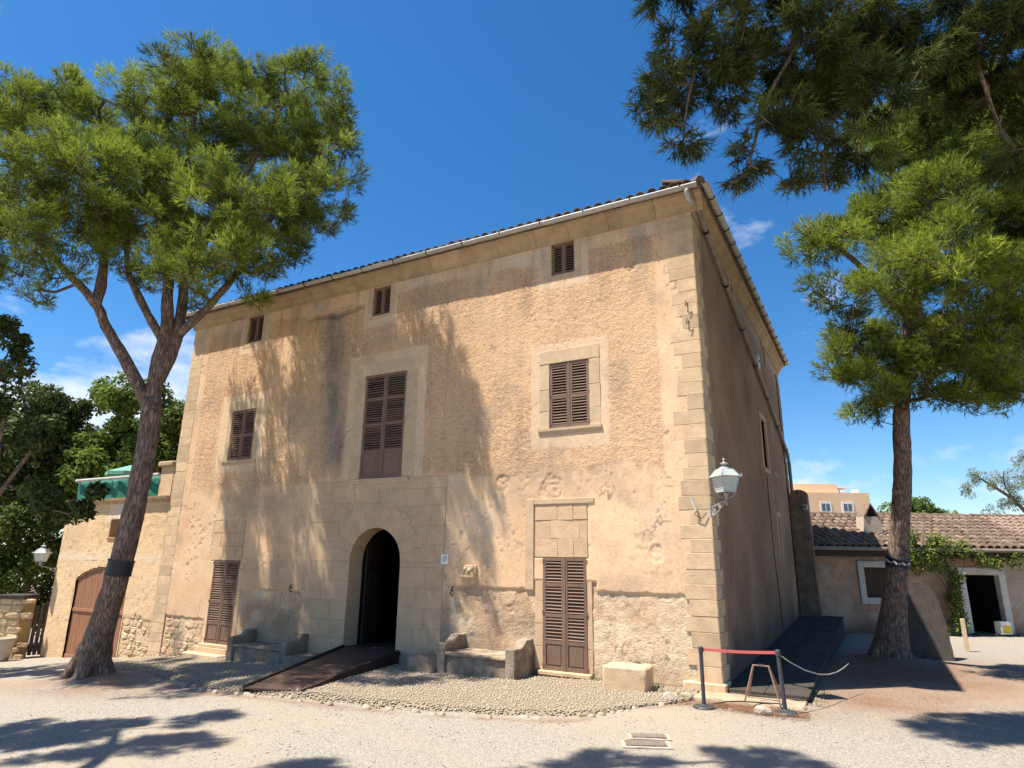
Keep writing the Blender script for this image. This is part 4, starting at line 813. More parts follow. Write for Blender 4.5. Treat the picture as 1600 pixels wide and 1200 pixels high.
# ------------------------------------------------------------------ lanterns
def lantern(label, base, rz_, s=1.0, simple_b=False):
    t = thing('wall_lantern', label, 'lantern', base, rz_)
    # local: wall at origin, arm reaches along +x to 0.62, lantern above the tip
    b = MB(); b.tube([(0, 0, -0.02*s), (0.3*s, 0, 0.04*s), (0.64*s, 0, 0.12*s)], 0.016*s, 6)
    def spiral(cx, cz, r, turns, ph, sg): return [(cx+sg*r*(1-0.75*k/24)*math.cos(ph+turns*2*math.pi*k/24), 0, cz+r*(1-0.75*k/24)*math.sin(ph+turns*2*math.pi*k/24)) for k in range(25)]
    if not simple_b:
        b.tube(spiral(0.12*s, -0.10*s, 0.085*s, 1.3, 2.0, 1), 0.011*s, 5); b.tube(spiral(0.36*s, -0.0*s, 0.05*s, 1.3, 2.2, 1), 0.009*s, 5); b.tube(spiral(0.6*s, 0.03*s, 0.05*s, 1.3, 2.0, -1), 0.009*s, 5)
        b.tube([(0.0, 0, -0.17*s), (0.12*s, 0, -0.19*s), (0.28*s, 0, -0.12*s), (0.5*s, 0, 0.02*s), (0.62*s, 0, 0.1*s)], 0.012*s, 5)
    b.box(-0.005, 0.02*s, -0.03*s, 0.03*s, -0.22*s, 0.06*s); b.build('bracket', M['whitemetal'], t)
    c = 0.62*s; z0 = 0.12*s
    b = MB(); b.lathe([(0.02*s, 0), (0.035*s, 0.03*s), (0.02*s, 0.06*s), (0.06*s, 0.13*s), (0.02*s, 0.14*s)], (c, 0, z0), 10)
    for k in range(4):
        a = k*math.pi/2+math.pi/4; b.tube([(c+0.04*s*math.cos(a), 0.04*s*math.sin(a), z0+0.03*s), (c+0.15*s*math.cos(a), 0.15*s*math.sin(a), z0+0.06*s), (c+0.2*s*math.cos(a), 0.2*s*math.sin(a), z0+0.17*s)], 0.008*s, 5)
    b.build('stem', M['whitemetal'], t)
    zb, zt = z0+0.16*s, z0+0.48*s; hb, ht = 0.145*s, 0.215*s
    cor = lambda h, z_: [(c+h*sx, h*sy, z_) for sx, sy in ((-1, -1), (1, -1), (1, 1), (-1, 1))]
    lo, hi = cor(hb, zb), cor(ht, zt)
    for k in range(4):
        b = MB().tube([lo[k], hi[k]], 0.012*s, 5); b.tube([lo[k], lo[(k+1) % 4]], 0.012*s, 5); b.build('frame_bar', M['whitemetal'], t)
        q = lambda a, b_, f: tuple(a[i]+(b_[i]-a[i])*f for i in range(3))
        MB().add([q(lo[k], (c, 0, zb), 0.02), q(lo[(k+1) % 4], (c, 0, zb), 0.02), q(hi[(k+1) % 4], (c, 0, zt), 0.02), q(hi[k], (c, 0, zt), 0.02)], [(0, 1, 2, 3)]).build('pane', M['glass_white'], t)
    MB().box(c-0.27*s, c+0.27*s, -0.27*s, 0.27*s, zt, zt+0.025*s).build('roof_plate', M['whitemetal'], t, bevel=0.006*s)
    b = MB(); p0, p1 = cor(0.225*s, zt+0.025*s), cor(0.13*s, zt+0.18*s); b.add(p0+p1, [(k, (k+1) % 4, 4+(k+1) % 4, 4+k) for k in range(4)]+[(4, 5, 6, 7)]); b.build('roof_pane', M['glass_white'], t)
    b = MB()
    for k in range(4): b.tube([p0[k], p1[k]], 0.012*s, 5)
    b.lathe([(0.14*s, 0.17*s), (0.13*s, 0.2*s), (0.06*s, 0.24*s), (0.05*s, 0.28*s), (0.11*s, 0.30*s), (0.03*s, 0.33*s), (0.015*s, 0.36*s), (0.028*s, 0.385*s), (0.004*s, 0.44*s)], (c, 0, zt), 12); b.build('cap', M['whitemetal'], t)
    for k in range(4): MB().lathe([(0.006*s, 0), (0.018*s, 0.02*s), (0.004*s, 0.05*s)], cor(0.25*s, zt+0.025*s)[k], 6).build('corner_knob', M['whitemetal'], t)
    return t
lantern('white four sided lantern on a scrolled bracket at the corner quoins of the manor', (-0.0, -0.02, 2.90), math.radians(-45), 0.74)
lantern('small white lantern on a thin bracket at the free corner of the annex', (-19.88, -0.02, 1.52), math.radians(-140), 0.75, True)

# ------------------------------------------------------------------ small things on the manor wall
t = thing('house_number_sign', 'small white number sign reading 17 beside the arched doorway', 'sign', (-5.38, -0.012, 1.985))
MB().box(-0.085, 0.085, -0.014, 0.005, -0.10, 0.10).build('plate', M['white'], t, bevel=0.003)
MB().box(-0.033, -0.021, -0.0165, -0.0145, -0.05, 0.05).build('digit', M['ink'], t)
MB().prism([(0.0, 0.05), (0.0, 0.036), (0.033, 0.036), (0.006, -0.05), (0.02, -0.05), (0.048, 0.04), (0.048, 0.05)], 'y', -0.0165, -0.0145).build('digit', M['ink'], t)
t = thing('carved_plaque', 'small carved sandstone relief on a ledge, right of the number sign', 'plaque', (-4.77, 0.0, 1.78))
b = MB().box(-0.17, 0.17, -0.05, 0.02, -0.10, 0.10); b.build('slab', M['stone'], t, bevel=0.01)
for (x, z, r) in ((-0.09, 0.03, 0.045), (0.0, -0.01, 0.05), (0.08, 0.03, 0.045), (0.12, -0.04, 0.03), (-0.04, -0.05, 0.03), (-0.12, -0.04, 0.03)): b = MB(); b.lathe([(r, 0), (r*0.8, r*0.5), (r*0.3, r*0.7)], (0, 0, 0), 8); o = b.build('relief', M['stone'], t, smooth=True); o.location = (x, -0.048, z); o.rotation_euler = (math.pi/2, 0, 0)
MB().box(-0.2, 0.2, -0.09, 0.02, -0.145, -0.10).build('ledge', M['stone'], t, bevel=0.01)
for x, z, lb in ((-9.66, 1.24, 'bent black iron hook on the wall above the left stone bench'), (-5.16, 1.33, 'bent black iron hook below the carved plaque')):
    t = thing('iron_hook', lb, 'hook', (x, 0.0, z)); MB().tube([(0, 0.03, 0.05), (0, -0.06, 0.06), (0.03, -0.09, 0.10), (0.05, -0.07, 0.14)], 0.013, 6).build('hook', M['iron'], t); MB().tube([(0, -0.05, 0.06), (-0.02, -0.06, 0.0), (0.02, -0.07, -0.05), (0.05, -0.05, -0.02)], 0.012, 6).build('ring', M['iron'], t)
t = MB().tube([(-3.42+0.055*math.cos(a), -0.02, 0.46+0.06*math.sin(a)) for a in np.linspace(0, 6.1, 14)], 0.009, 5).build('tether_ring', M['iron'], None, label='thin iron tether ring on the wall left of the ground floor shutters', cat='ring')
t = thing('alarm_box', 'white six sided alarm box high on the shaded side wall', 'alarm', (0.02, 6.75, 7.3)); b = MB().prism([(-0.12, 0.2), (0.12, 0.2), (0.2, 0.0), (0.12, -0.2), (-0.12, -0.2), (-0.2, 0.0)], 'x', 0, 0.12); b.build('case', M['white'], t, bevel=0.01); MB().tube([(0.12, 0, 0.02), (0.135, 0, 0.02)], 0.04, 10).build('lens', M['postplastic'], t)
t = thing('wall_sensor', 'white stick sensor with a looping cable on the quoins left of the lantern', 'sensor', (-0.27, -0.03, 2.93)); MB().tube([(0.03, -0.02, -0.09), (-0.03, -0.06, 0.12)], 0.022, 8).build('stick', M['white'], t); MB().tube([(0.03, -0.02, -0.09), (0.0, -0.03, -0.15), (0.12, -0.02, -0.22), (0.2, -0.01, -0.12)], 0.007, 5).build('cable', M['iron'], t)
for k, zz in enumerate((6.55, 6.2)):
    t = MB().tube([(-0.2, -0.03, zz+0.12), (-0.21, -0.06, zz), (-0.15, -0.07, zz+0.05), (-0.17, -0.05, zz-0.13)], 0.008, 5).build('iron_cramp', M['iron'], None, label='bent iron cramp on the corner quoins, '+('upper' if k == 0 else 'lower')+' of two', cat='cramp', group='iron cramps on the quoins')

# ------------------------------------------------------------------ stone benches, block, ramp
def worn(o, amt=0.02, cuts=3):
    # subdivide evenly and roughen, so faces stay small quads and triangles
    bm = bmesh.new(); bm.from_mesh(o.data); bmesh.ops.triangulate(bm, faces=[f for f in bm.faces if len(f.verts) > 4])
    for _ in range(3):
        ed = [e for e in bm.edges if e.calc_length() > 0.13]
        if not ed or len(bm.faces) > 2500: break
        bmesh.ops.subdivide_edges(bm, edges=ed, cuts=1, use_grid_fill=True)
    bmesh.ops.triangulate(bm, faces=[f for f in bm.faces if len(f.verts) > 4]); s = rng.random()*50
    for v in bm.verts:
        p = v.co; v.co = p + Vector((math.sin(p.y*17+p.z*23+s), math.sin(p.x*19+p.z*13+s*2), math.sin(p.x*15+p.y*21+s*3)))*amt*0.35+Vector((rng.uniform(-1, 1), rng.uniform(-1, 1), rng.uniform(-1, 1)))*amt*0.3
    bm.normal_update(); bm.to_mesh(o.data); bm.free(); o.data.polygons.foreach_set('use_smooth', [True]*len(o.data.polygons)); o.data.set_sharp_from_angle(angle=math.radians(38)); return o
def bench(label, x0, x1, depth, zg, seat, arm, low, low_side):
    t = thing('stone_bench', label, 'bench', ((x0+x1)/2, -depth/2, zg), 0, 'stone benches at the foot of the manor wall'); w = (x1-x0)/2; dy = depth/2
    worn(MB().box(-w+0.16, w-0.16, -dy+0.03, dy+0.02, -0.1, seat-0.06).build('bench_base', M['bench'], t, bevel=0.015), 0.02)
    worn(MB().box(-w+0.16, w-0.16, -dy-0.01, dy+0.02, seat-0.06, seat).build('seat_slab', M['bench'], t, bevel=0.015), 0.012)
    for sx in (-1, 1):
        xa, xb = (-w-0.02, -w+0.17) if sx < 0 else (w-0.17, w+0.02)
        prof_ = [(-dy-0.02, -0.1), (-dy-0.02, seat+arm*0.55)]
        prof_ += [(-dy+0.22+0.0*k, seat+arm*0.55) for k in range(1)] + [(-dy+0.30, seat+arm*0.62), (-dy+0.36, seat+arm*0.78), (-dy+0.44, seat+arm), (dy+0.02, seat+arm), (dy+0.02, -0.1)]
        worn(MB().prism(prof_, 'x', xa, xb).build('armrest', M['bench'], t, bevel=0.012), 0.008, 1)
    if low:
        xa, xb = (-w-low, -w-0.02) if low_side < 0 else (w+0.02, w+low)
        worn(MB().box(xa, xb, -dy-0.10, dy+0.02, -0.1, seat*0.72).build('side_block', M['bench'], t, bevel=0.02), 0.02)
    return t
bench('weathered stone bench with raised arms between the ramp and the right shutters', -5.0, -3.38, 0.68, -0.09, 0.43, 0.26, 0.62, -1)
bench('dark weathered stone bench with raised arms between the left shutters and the ramp', -10.85, -9.0, 0.62, -0.34, 0.40, 0.27, 1.0, 1)
t = worn(MB().box(-0.36, 0.36, -0.23, 0.23, -0.08, 0.40).build('stone_block', M['stone'], None, bevel=0.03, label='rough sandstone mounting block beside the corner of the manor', cat='block'), 0.014); t.location = (-1.40, -0.44, gz(-1.4, -0.4)); t.rotation_euler = (0, 0, 0.03)
t = thing('entrance_ramp', 'rusty brown steel ramp leading up to the arched doorway', 'ramp', (-6.5, -2.0, -0.1))
R0, R1, R2, R3 = (-6.92, -3.36, -0.055), (-5.86, -3.12, -0.045), (-6.42, -0.05, 0.14), (-7.90, -0.05, 0.14)
O_ = Vector((-6.5, -2.0, -0.1)); V_ = lambda p, dz=0: Vector((p[0], p[1], p[2]+dz))-O_
MB().add([V_(R0), V_(R1), V_(R2), V_(R3), V_(R0, -0.03), V_(R1, -0.03), V_(R2, -0.05), V_(R3, -0.05)], [(0, 1, 2, 3), (7, 6, 5, 4), (0, 4, 5, 1), (1, 5, 6, 2), (2, 6, 7, 3), (3, 7, 4, 0)]).build('deck_plate', M['rust'], t)
MB().box(-7.93+6.5, -6.38+6.5, -0.06+2.0, 0.9+2.0, 0.19, 0.243).build('landing_plate', M['rust'], t)
for a, c in ((R0, R3), (R1, R2)):
    d_ = (Vector(c)-Vector(a)).normalized(); sd = Vector((d_.y, -d_.x, 0)).normalized()*0.025; dn = -0.07
    vs = [V_(a, dn)-sd, V_(a, dn)+sd, V_(c, -0.26)+sd, V_(c, -0.26)-sd, V_(a, 0.025)-sd, V_(a, 0.025)+sd, V_(c, 0.045)+sd, V_(c, 0.045)-sd]
    MB().add(vs, [(0, 3, 2, 1), (4, 5, 6, 7), (0, 1, 5, 4), (1, 2, 6, 5), (2, 3, 7, 6), (3, 0, 4, 7)]).build('side_kerb', M['rust_edge'], t)

# ------------------------------------------------------------------ raised walkway along the side wall
b = MB(); b.prism([(0.0, -0.35), (0.0, 0.06), (12.4, 0.34), (12.4, -0.6)], 'x', 0.02, 1.2)
walk = b.build('walkway', M['concrete'], None, bevel=0.02, kind='structure')
for i in range(9):
    y0, y1 = 0.02+i*1.37, 0.02+(i+1)*1.37-0.015; z0_, z1_ = 0.06+0.28*y0/12.4, 0.06+0.28*y1/12.4
    for xa, xb in ((0.03, 0.6), (0.61, 1.23)):
        j = rng.uniform(0, 0.012); MB().add([(xa, y0, z0_+0.0), (xb, y0, z0_), (xb, y1, z1_), (xa, y1, z1_), (xa, y0, z0_+0.035+j), (xb, y0, z0_+0.035+j), (xb, y1, z1_+0.035+j), (xa, y1, z1_+0.035+j)], [(0, 3, 2, 1), (4, 5, 6, 7), (0, 1, 5, 4), (1, 2, 6, 5), (2, 3, 7, 6), (3, 0, 4, 7)]).build('paving_slab', M['concrete'], walk, bevel=0.008)
worn(MB().box(-0.75, 1.22, -0.55, 0.02, -0.3, 0.035).build('corner_footing', simple('sandy_footing', (0.42, 0.325, 0.22), (0.3, 0.225, 0.15), rough=0.95, bump=0.5), walk, bevel=0.03), 0.05, 4)

# ------------------------------------------------------------------ barrier posts, stand, cable, rock
def post(label, x, y, lean):
    t = thing('barrier_post', label, 'barrier post', (x, y, gz(x, y)), 0, 'belt barrier posts by the corner')
    t.rotation_euler = (0, lean, 0)
    MB().lathe([(0.16, 0.0), (0.16, 0.018), (0.14, 0.036), (0.06, 0.052), (0.036, 0.065)], (0, 0, 0), 24).build('base', M['postplastic'], t)
    MB().lathe([(0.028, 0.05), (0.028, 0.75), (0.03, 0.751)], (0, 0, 0), 12).build('tube', M['postplastic'], t)
    MB().lathe([(0.031, 0.74), (0.036, 0.746), (0.036, 0.815), (0.029, 0.825)], (0, 0, 0), 12).build('head', M['postplastic'], t); return t
p1 = post('charcoal barrier post beside the corner quoins holding a red belt', -0.05, -1.12, 0.0)
p2 = post('leaning charcoal barrier post at the end of the red belt', 1.00, -0.86, -0.045)
b = MB(); a_ = Vector((0.03, 0.01, 0.785)); c_ = Vector((1.00-0.045*0.785+0.05-0.03, 0.255, 0.787)); n_ = 12; vs = []
for k in range(n_+1):
    f_ = k/n_; p = a_.lerp(c_, f_); sag = -0.012*4*f_*(1-f_); vs += [p+Vector((0, -0.002, sag-0.02)), p+Vector((0, -0.002, sag+0.02)), p+Vector((0, 0.002, sag-0.02)), p+Vector((0, 0.002, sag+0.02))]
fs = []
for k in range(n_): q = 4*k; fs += [(q, q+4, q+5, q+1), (q+2, q+3, q+7, q+6), (q+1, q+5, q+7, q+3), (q, q+2, q+6, q+4)]
b.add(vs, fs); o = b.build('belt', M['belt'], p1); o['label'] = 'faded red belt stretched between the two posts'
t = thing('metal_trestle', 'copper coloured tubular trestle standing behind the red belt', 'trestle', (0.62, -0.35, 0.04))
for dy in (-0.12, 0.16): MB().tube([(-0.22, dy*1.2, 0), (-0.09, 0.02+dy*0.15, 0.48), (0.13, 0.02+dy*0.15, 0.48), (0.27, dy*1.2, 0.0)], 0.013, 7).build('tube_frame', M['copper'], t)
MB().tube([(-0.02, 0.02, 0.485), (0.06, 0.02, 0.485)], 0.02, 8).build('clamp', M['iron'], t)
o = MB().tube([(0.98, -0.84, 0.76), (1.08, -0.7, 0.66), (1.25, -0.4, 0.52), (1.4, -0.05, 0.43), (1.5, 0.3, 0.39), (1.6, 0.65, 0.385), (1.68, 0.95, 0.41), (1.75, 1.2, 0.45)], 0.008, 6).build('hanging_cable', M['cable'], None, smooth=True, label='pale cable sagging from the leaning barrier post towards the shade', cat='cable')
o = MB().tube([(-0.02, -0.98, 0.03), (0.2, -0.72, 0.05), (0.38, -0.62, 0.055), (0.75, -0.5, 0.05), (0.88, -0.45, 0.05), (0.9, -0.62, 0.045), (0.98, -0.72, 0.03)], 0.009, 6).build('ground_cable', M['iron'], None, smooth=True, label='thin black cable lying on the footing behind the red belt', cat='cable')
def rock(label, x, y, r, seed):
    bm = bmesh.new(); bmesh.ops.create_icosphere(bm, subdivisions=2, radius=1); rg = random.Random(seed)
    for v in bm.verts: v.co *= rg.uniform(0.82, 1.1); v.co.x *= r*1.25; v.co.y *= r*0.85; v.co.z *= r*0.7
    me = bpy.data.meshes.new('rock'); bm.to_mesh(me); bm.free(); o = link('rock', me, M['rock'], None, label=label, cat='rock'); o.location = (x, y, gz(x, y)+r*0.45); return o
rock('fist sized pale rock on the needle litter between the barrier posts', 0.72, -1.05, 0.10, 1)
rock('small pale stone on the needle litter left of the pale rock', 0.30, -1.06, 0.03, 2)
for i, (x, y, r, lb) in enumerate(((-0.62, -0.82, 0.11, 'broken kerb stone at the end of the cobbled strip beside the post'), (-0.42, -0.62, 0.09, 'broken kerb stone wedged against the corner plinth'))): rock(lb, x, y, r, 5+i)

# drain covers set in the gravel
def drain(label, x, y, w_, d_, rz_, slots):
    t = thing('drain_cover', label, 'drain cover', (x, y, gz(x, y)+0.012), rz_, 'drain covers in the gravel')
    worn(MB().box(-w_/2-0.05, w_/2+0.05, -d_/2-0.05, d_/2+0.05, -0.05, 0.002).build('frame', M['rock'], t), 0.006, 2)
    MB().box(-w_/2, w_/2, -d_/2, d_/2, 0.003, 0.016).build('plate', M['drain'], t, bevel=0.003)
    for k in range(slots):
        xx = -w_/2+w_*(k+0.5)/slots; MB().box(xx-0.008, xx+0.008, -d_*0.35, d_*0.35, 0.0165, 0.019).build('rib', M['drain'], t)
drain('narrow brown drain cover in the gravel, between the larger cover and the manor', -0.27, -3.02, 0.40, 0.16, 0.45, 6)
drain('larger brown drain cover in the gravel, on the yard side of the narrow one', -0.20, -3.36, 0.46, 0.20, 0.45, 8)

# ------------------------------------------------------------------ outbuilding on the right
OUTL = (4.71, 15.16, -0.18); RZ = math.atan2(0.486, 0.874)
outb = thing('farm_outbuilding', 'low rubble outbuilding with clay tile roof and white framed door, right of the manor', 'building', OUTL, RZ)
def out_wall():
    st = 0.05; xs = np.arange(-5.6, 7.0, st); zs = np.arange(-0.4, 2.75, st); X, Z = np.meshgrid(xs, zs, indexing='ij')
    H = 0.05*(fbm(X, Z, 0.35, 601)-0.5)+0.02*(vnoise(X, Z, 0.13, 602)-0.5)
    A = np.ones(X.shape+(3,))*np.array((0.42, 0.275, 0.185))*(0.6+0.8*fbm(X, Z, 0.4, 603))[..., None]; A = mixc(A, (0.50, 0.42, 0.33), 0.6*sstep(0.52, 0.66, fbm(X, Z, 0.5, 604)))
    A = mixc(A, (0.45, 0.40, 0.34), 0.6*sstep(1.4, 1.8, X)); A = mixc(A, (0.12, 0.09, 0.07), 0.6*(1-sstep(0.0, 0.6, Z)))
    def hole(a, b_): return ((a > -3.2) & (a < -2.0) & (b_ > 1.1) & (b_ < 2.05)) | ((a > 0.10) & (a < 1.2) & (b_ < 1.87))
    heightfield('wall', xs, zs, H, A, np.ones_like(X), hole, lambda x, z, h: np.stack([x, -h, z], -1), M['wall'], outb)
out_wall()
b = MB(); b.add([(7.0, 0, -0.4), (7.0, 6, -0.4), (7.0, 6, 2.6), (7.0, 3, 3.9), (7.0, 0, 2.6)], [(0, 1, 2, 3, 4)]); b.add([(-5.6, 6, -0.4), (7.0, 6, -0.4), (7.0, 6, 2.7), (-5.6, 6, 2.7)], [(0, 3, 2, 1)]); b.build('wall', am, outb)
b = MB()
for r in ((-3.2, -2.0, 1.1, 2.05, 0.3), (0.1, 1.2, -0.35, 1.87, 2.0)):
    x0, x1, z0, z1, d = r; b.add([(x0-0.02, d, z0), (x1+0.02, d, z0), (x1+0.02, d, z1+0.02), (x0-0.02, d, z1+0.02), (x0-0.02, 0, z0), (x1+0.02, 0, z0), (x1+0.02, 0, z1+0.02), (x0-0.02, 0, z1+0.02)], [(0, 1, 2, 3), (0, 4, 5, 1), (1, 5, 6, 2), (2, 6, 7, 3), (3, 7, 4, 0)])
b.build('opening_recess', M['black'], outb)
def frame(x0, x1, z0, z1, w_, sill, nm):
    for (a, b_, c, d) in ((x0-w_, x0, z0-(w_ if sill else 0), z1+w_), (x1, x1+w_, z0-(w_ if sill else 0), z1+w_), (x0, x1, z1, z1+w_)) + (((x0, x1, z0-w_, z0),) if sill else ()):
        worn(MB().box(a+0.001, b_-0.001, -0.05, 0.18, c, d).build(nm, M['limewash'], outb, bevel=0.006), 0.006, 2)
frame(-3.2, -2.0, 1.1, 2.05, 0.2, True, 'window_frame'); frame(0.1, 1.2, 0.02, 1.87, 0.22, False, 'door_frame')
b = MB(); b.box(-3.18, -2.02, 0.12, 0.15, 1.1, 2.03); b.build('window_shutter', M['darkwood'], outb); MB().box(0.0, 1.35, -0.35, 0.05, -0.15, 0.06).build('door_step', M['concrete'], outb, bevel=0.02)
# roof with single clay tiles on the slope facing the yard
EZ2, BK = 2.72, 3.0; SL = math.atan2(1.22, BK+0.4)
vs = [(-5.6, -0.4, EZ2-0.05), (7.2, -0.4, EZ2-0.05), (7.2, BK, EZ2+1.17), (-5.6, BK, EZ2+1.17), (7.2, 6.4, EZ2-0.05), (-5.6, 6.4, EZ2-0.05)]
rf = MB().add(vs+[(v[0], v[1], v[2]-0.08) for v in vs], [(0, 1, 2, 3), (3, 2, 4, 5), (6, 9, 8, 7), (9, 11, 10, 8), (0, 6, 7, 1), (4, 10, 11, 5), (1, 7, 8, 2), (2, 8, 10, 4), (0, 3, 9, 6), (3, 5, 11, 9)]).build('roof', M['tile_dark'], outb)
tl = tile_mesh(0.105, 0.082, 0.50, 6, 0.016).mesh('roof_tile'); tl.materials.append(M['tile']); tl.polygons.foreach_set('use_smooth', [True]*len(tl.polygons))
rows = 9; stp = (BK+0.4)/math.cos(SL)/rows; bulk = MB(); cnt = 0
for c in range(int(12.8/0.262)):
    x = -5.5+c*0.262
    for r in range(rows):
        s_ = r*stp; p = (x+rng.uniform(-0.015, 0.015), -0.45+s_*math.cos(SL), EZ2-0.04+s_*math.sin(SL)+0.012+rng.uniform(0, 0.01)); rot = (SL-0.03, rng.uniform(-0.07, 0.07), rng.uniform(-0.04, 0.04))
        if c < 33: o = link('roof_tile', tl, None, rf); o.location = p; o.rotation_euler = rot
        else:
            Mt = Matrix.Translation(p) @ Matrix.Rotation(SL-0.03, 4, 'X'); bulk.add([tuple(Mt @ v.co) for v in tl.vertices], [tuple(f.vertices) for f in tl.polygons])
for c in range(int(12.8/0.262)-1):   # the hollow under-tiles between the covers
    x = -5.5+c*0.262+0.131; bulk.tube([(x, -0.42, EZ2-0.06), (x, BK, EZ2+1.16)], 0.06, 6)
bulk.build('roof_tile', M['tile'], rf, kind='stuff')
for i in range(26): x = -5.4+i*0.48; o = MB().tube([(x, BK, EZ2+1.24), (x+0.5, BK, EZ2+1.22)], [0.11, 0.09], 8).build('ridge_tile', M['tile'], rf)
b = MB(); b.tube([(-5.5, -0.55, EZ2-0.08), (7.1, -0.55, EZ2-0.10)], 0.06, 8); b.build('gutter', M['pipe'], outb); MB().box(-5.6, 7.1, -0.42, -0.36, EZ2-0.33, EZ2-0.09).build('fascia', M['darkwood'], outb)
b = MB(); b.prism([(-2.62, 2.9), (-1.92, 2.9), (-1.98, 3.75), (-2.56, 3.75)], 'y', 0.75, 1.25); b.build('chimney', simple('chimney_render', (0.55, 0.45, 0.34), (0.42, 0.33, 0.25), rough=0.95), rf)
ck = MB(); ck.add([(-2.56, 0.72, 3.75), (-2.0, 0.72, 3.75), (-2.28, 0.72, 4.22), (-2.56, 1.28, 3.75), (-2.0, 1.28, 3.75), (-2.28, 1.28, 4.22)], [(0, 3, 5, 2), (1, 2, 5, 4), (3, 4, 5)]); o = ck.build('chimney_cowl', M['tile'], rf); sol = o.modifiers.new('s', 'SOLIDIFY'); sol.thickness = 0.06
# rounded buttress between manor and outbuilding
t = thing('round_top_buttress', 'dark round topped buttress in the angle between manor and outbuilding', 'buttress', (0.34, 12.1, -0.2))
b = MB(); pr_ = [(-0.3, 0), (0.28, 0), (0.24, 4.35)]+[(0.24*math.cos(a), 4.35+0.16*math.sin(a)) for a in np.linspace(0.2, math.pi-0.2, 7)]+[(-0.3, 4.35)]
b.prism(pr_, 'y', -0.25, 0.3); worn(b.build('masonry', simple('dark_rubble', (0.27, 0.2, 0.14), (0.13, 0.1, 0.075), scale=4, rough=0.95, bump=0.7, bscale=12, dist=0.03), t), 0.03, 2)
t = thing('floodlight', 'small white floodlight fixed to the round topped buttress', 'floodlight', (0.5, 11.82, 3.75)); MB().box(-0.07, 0.07, -0.12, 0.02, -0.1, 0.06).build('housing', M['white'], t, bevel=0.02); MB().tube([(0, 0.0, -0.05), (0, 0.12, -0.15)], 0.02, 6).build('arm', M['white'], t); MB().box(-0.06, 0.06, -0.125, -0.121, -0.08, 0.04).build('lens', M['glass'], t)

# leaning board, wooden post, yellow carton
t = MB(); bw = [(0.0, 0.0), (1.18, 0.0), (1.24, 0.9), (1.2, 1.55), (1.05, 1.78), (0.12, 1.76), (0.03, 1.2)]
t.prism(bw, 'y', 0.0, 0.07); o = worn(t.build('leaning_board', M['boardwood'], None, label='tall dark weathered board leaning by the right pine trunk', cat='board'), 0.015, 3); o.location = (2.56, 6.72, gz(2.6, 6.8)-0.02); o.rotation_euler = (math.radians(-17), 0, math.radians(25))
o = MB().box(-0.05, 0.05, -0.05, 0.05, -0.05, 0.80).build('wooden_stake', simple('pale_stake', (0.55, 0.43, 0.29), (0.42, 0.32, 0.2), rough=0.9), None, bevel=0.006, label='short pale wooden stake in front of the outbuilding doorway', cat='stake'); o.location = (4.12, 10.06, gz(4.1, 10.06))
t = thing('carton', 'small white carton with a yellow label on the outbuilding doorstep', 'carton', (5.62, 15.35, -0.12), RZ+0.2); MB().box(-0.2, 0.2, -0.12, 0.12, 0, 0.38).build('box', M['white'], t, bevel=0.006); MB().box(-0.15, 0.17, -0.124, -0.121, 0.04, 0.27).build('print', M['yellow'], t)

# ------------------------------------------------------------------ gate, pier, pot on the far left
t = thing('wooden_gate', 'old grey slatted wooden gate standing open beside the annex', 'gate', (-20.48, -0.1, gz(-20.5, -0.1)), math.atan2(0.91, 0.41))
for i in range(7): xa = 0.02+i*0.125; MB().box(xa, xa+0.10, -0.02, 0.02, 0.06, 1.50+0.04*i).build('slat', M['oldwood'], t, bevel=0.004)
for za in (0.25, 1.0): MB().box(0.0, 0.92, 0.021, 0.055, za, za+0.09).build('rail', M['oldwood'], t)
t2 = thing('wooden_gate', 'grey solid gate leaf folded back against the annex corner', 'gate', (-20.12, 0.62, gz(-20.1, 0.6)), math.radians(40))
for i in range(5): xa = 0.0+i*0.085; MB().box(xa, xa+0.075, -0.02, 0.02, 0.05, 1.78-0.02*i).build('slat', M['oldwood'], t2, bevel=0.004)
MB().box(0.0, 0.43, -0.045, -0.021, 0.4, 0.5).build('rail', M['oldwood'], t2); MB().box(0.2, 0.3, -0.05, -0.0455, 0.55, 0.7).build('lock_plate', M['iron'], t2)
pier = thing('stone_pier', 'yellowish rubble stone gate pier at the left of the wooden gate', 'pier', (-20.72, -0.5, gz(-20.7, -0.5)), math.radians(30))
MB().box(-0.36, 0.36, -0.28, 0.3, -0.2, 1.72).build('core', simple('yellow_mortar', (0.5, 0.38, 0.2), (0.38, 0.28, 0.15), rough=0.95), pier); MB().box(-0.42, 0.42, -0.34, 0.36, 1.72, 1.84).build('cap', M['concrete'], pier, bevel=0.02)
rubble_patch(-0.36, 0.36, 0.0, 1.7, pier, -0.28, 0.0, sc=1.3, yb=-0.2)
low_wall = thing('low_stone_wall', 'low yellowish stone wall running off from the gate pier', 'wall', (-21.75, -1.12, gz(-21.7, -1.1)), math.radians(30)); MB().box(-0.8, 0.62, -0.2, 0.2, -0.2, 0.8).build('core', M['rubble'], low_wall, bevel=0.02); MB().box(-0.82, 0.64, -0.24, 0.24, 0.8, 0.88).build('coping', M['concrete'], low_wall, bevel=0.01)
t = MB(); t.lathe([(0.17, 0), (0.2, 0.25), (0.24, 0.55), (0.27, 0.58), (0.27, 0.64), (0.22, 0.64), (0.2, 0.5)], (0, 0, 0), 16); o = t.build('clay_pot', M['sack'], None, smooth=True, label='pale tall clay pot in front of the gate pier', cat='pot'); o.location = (-20.0, -0.95, gz(-20.0, -0.95))

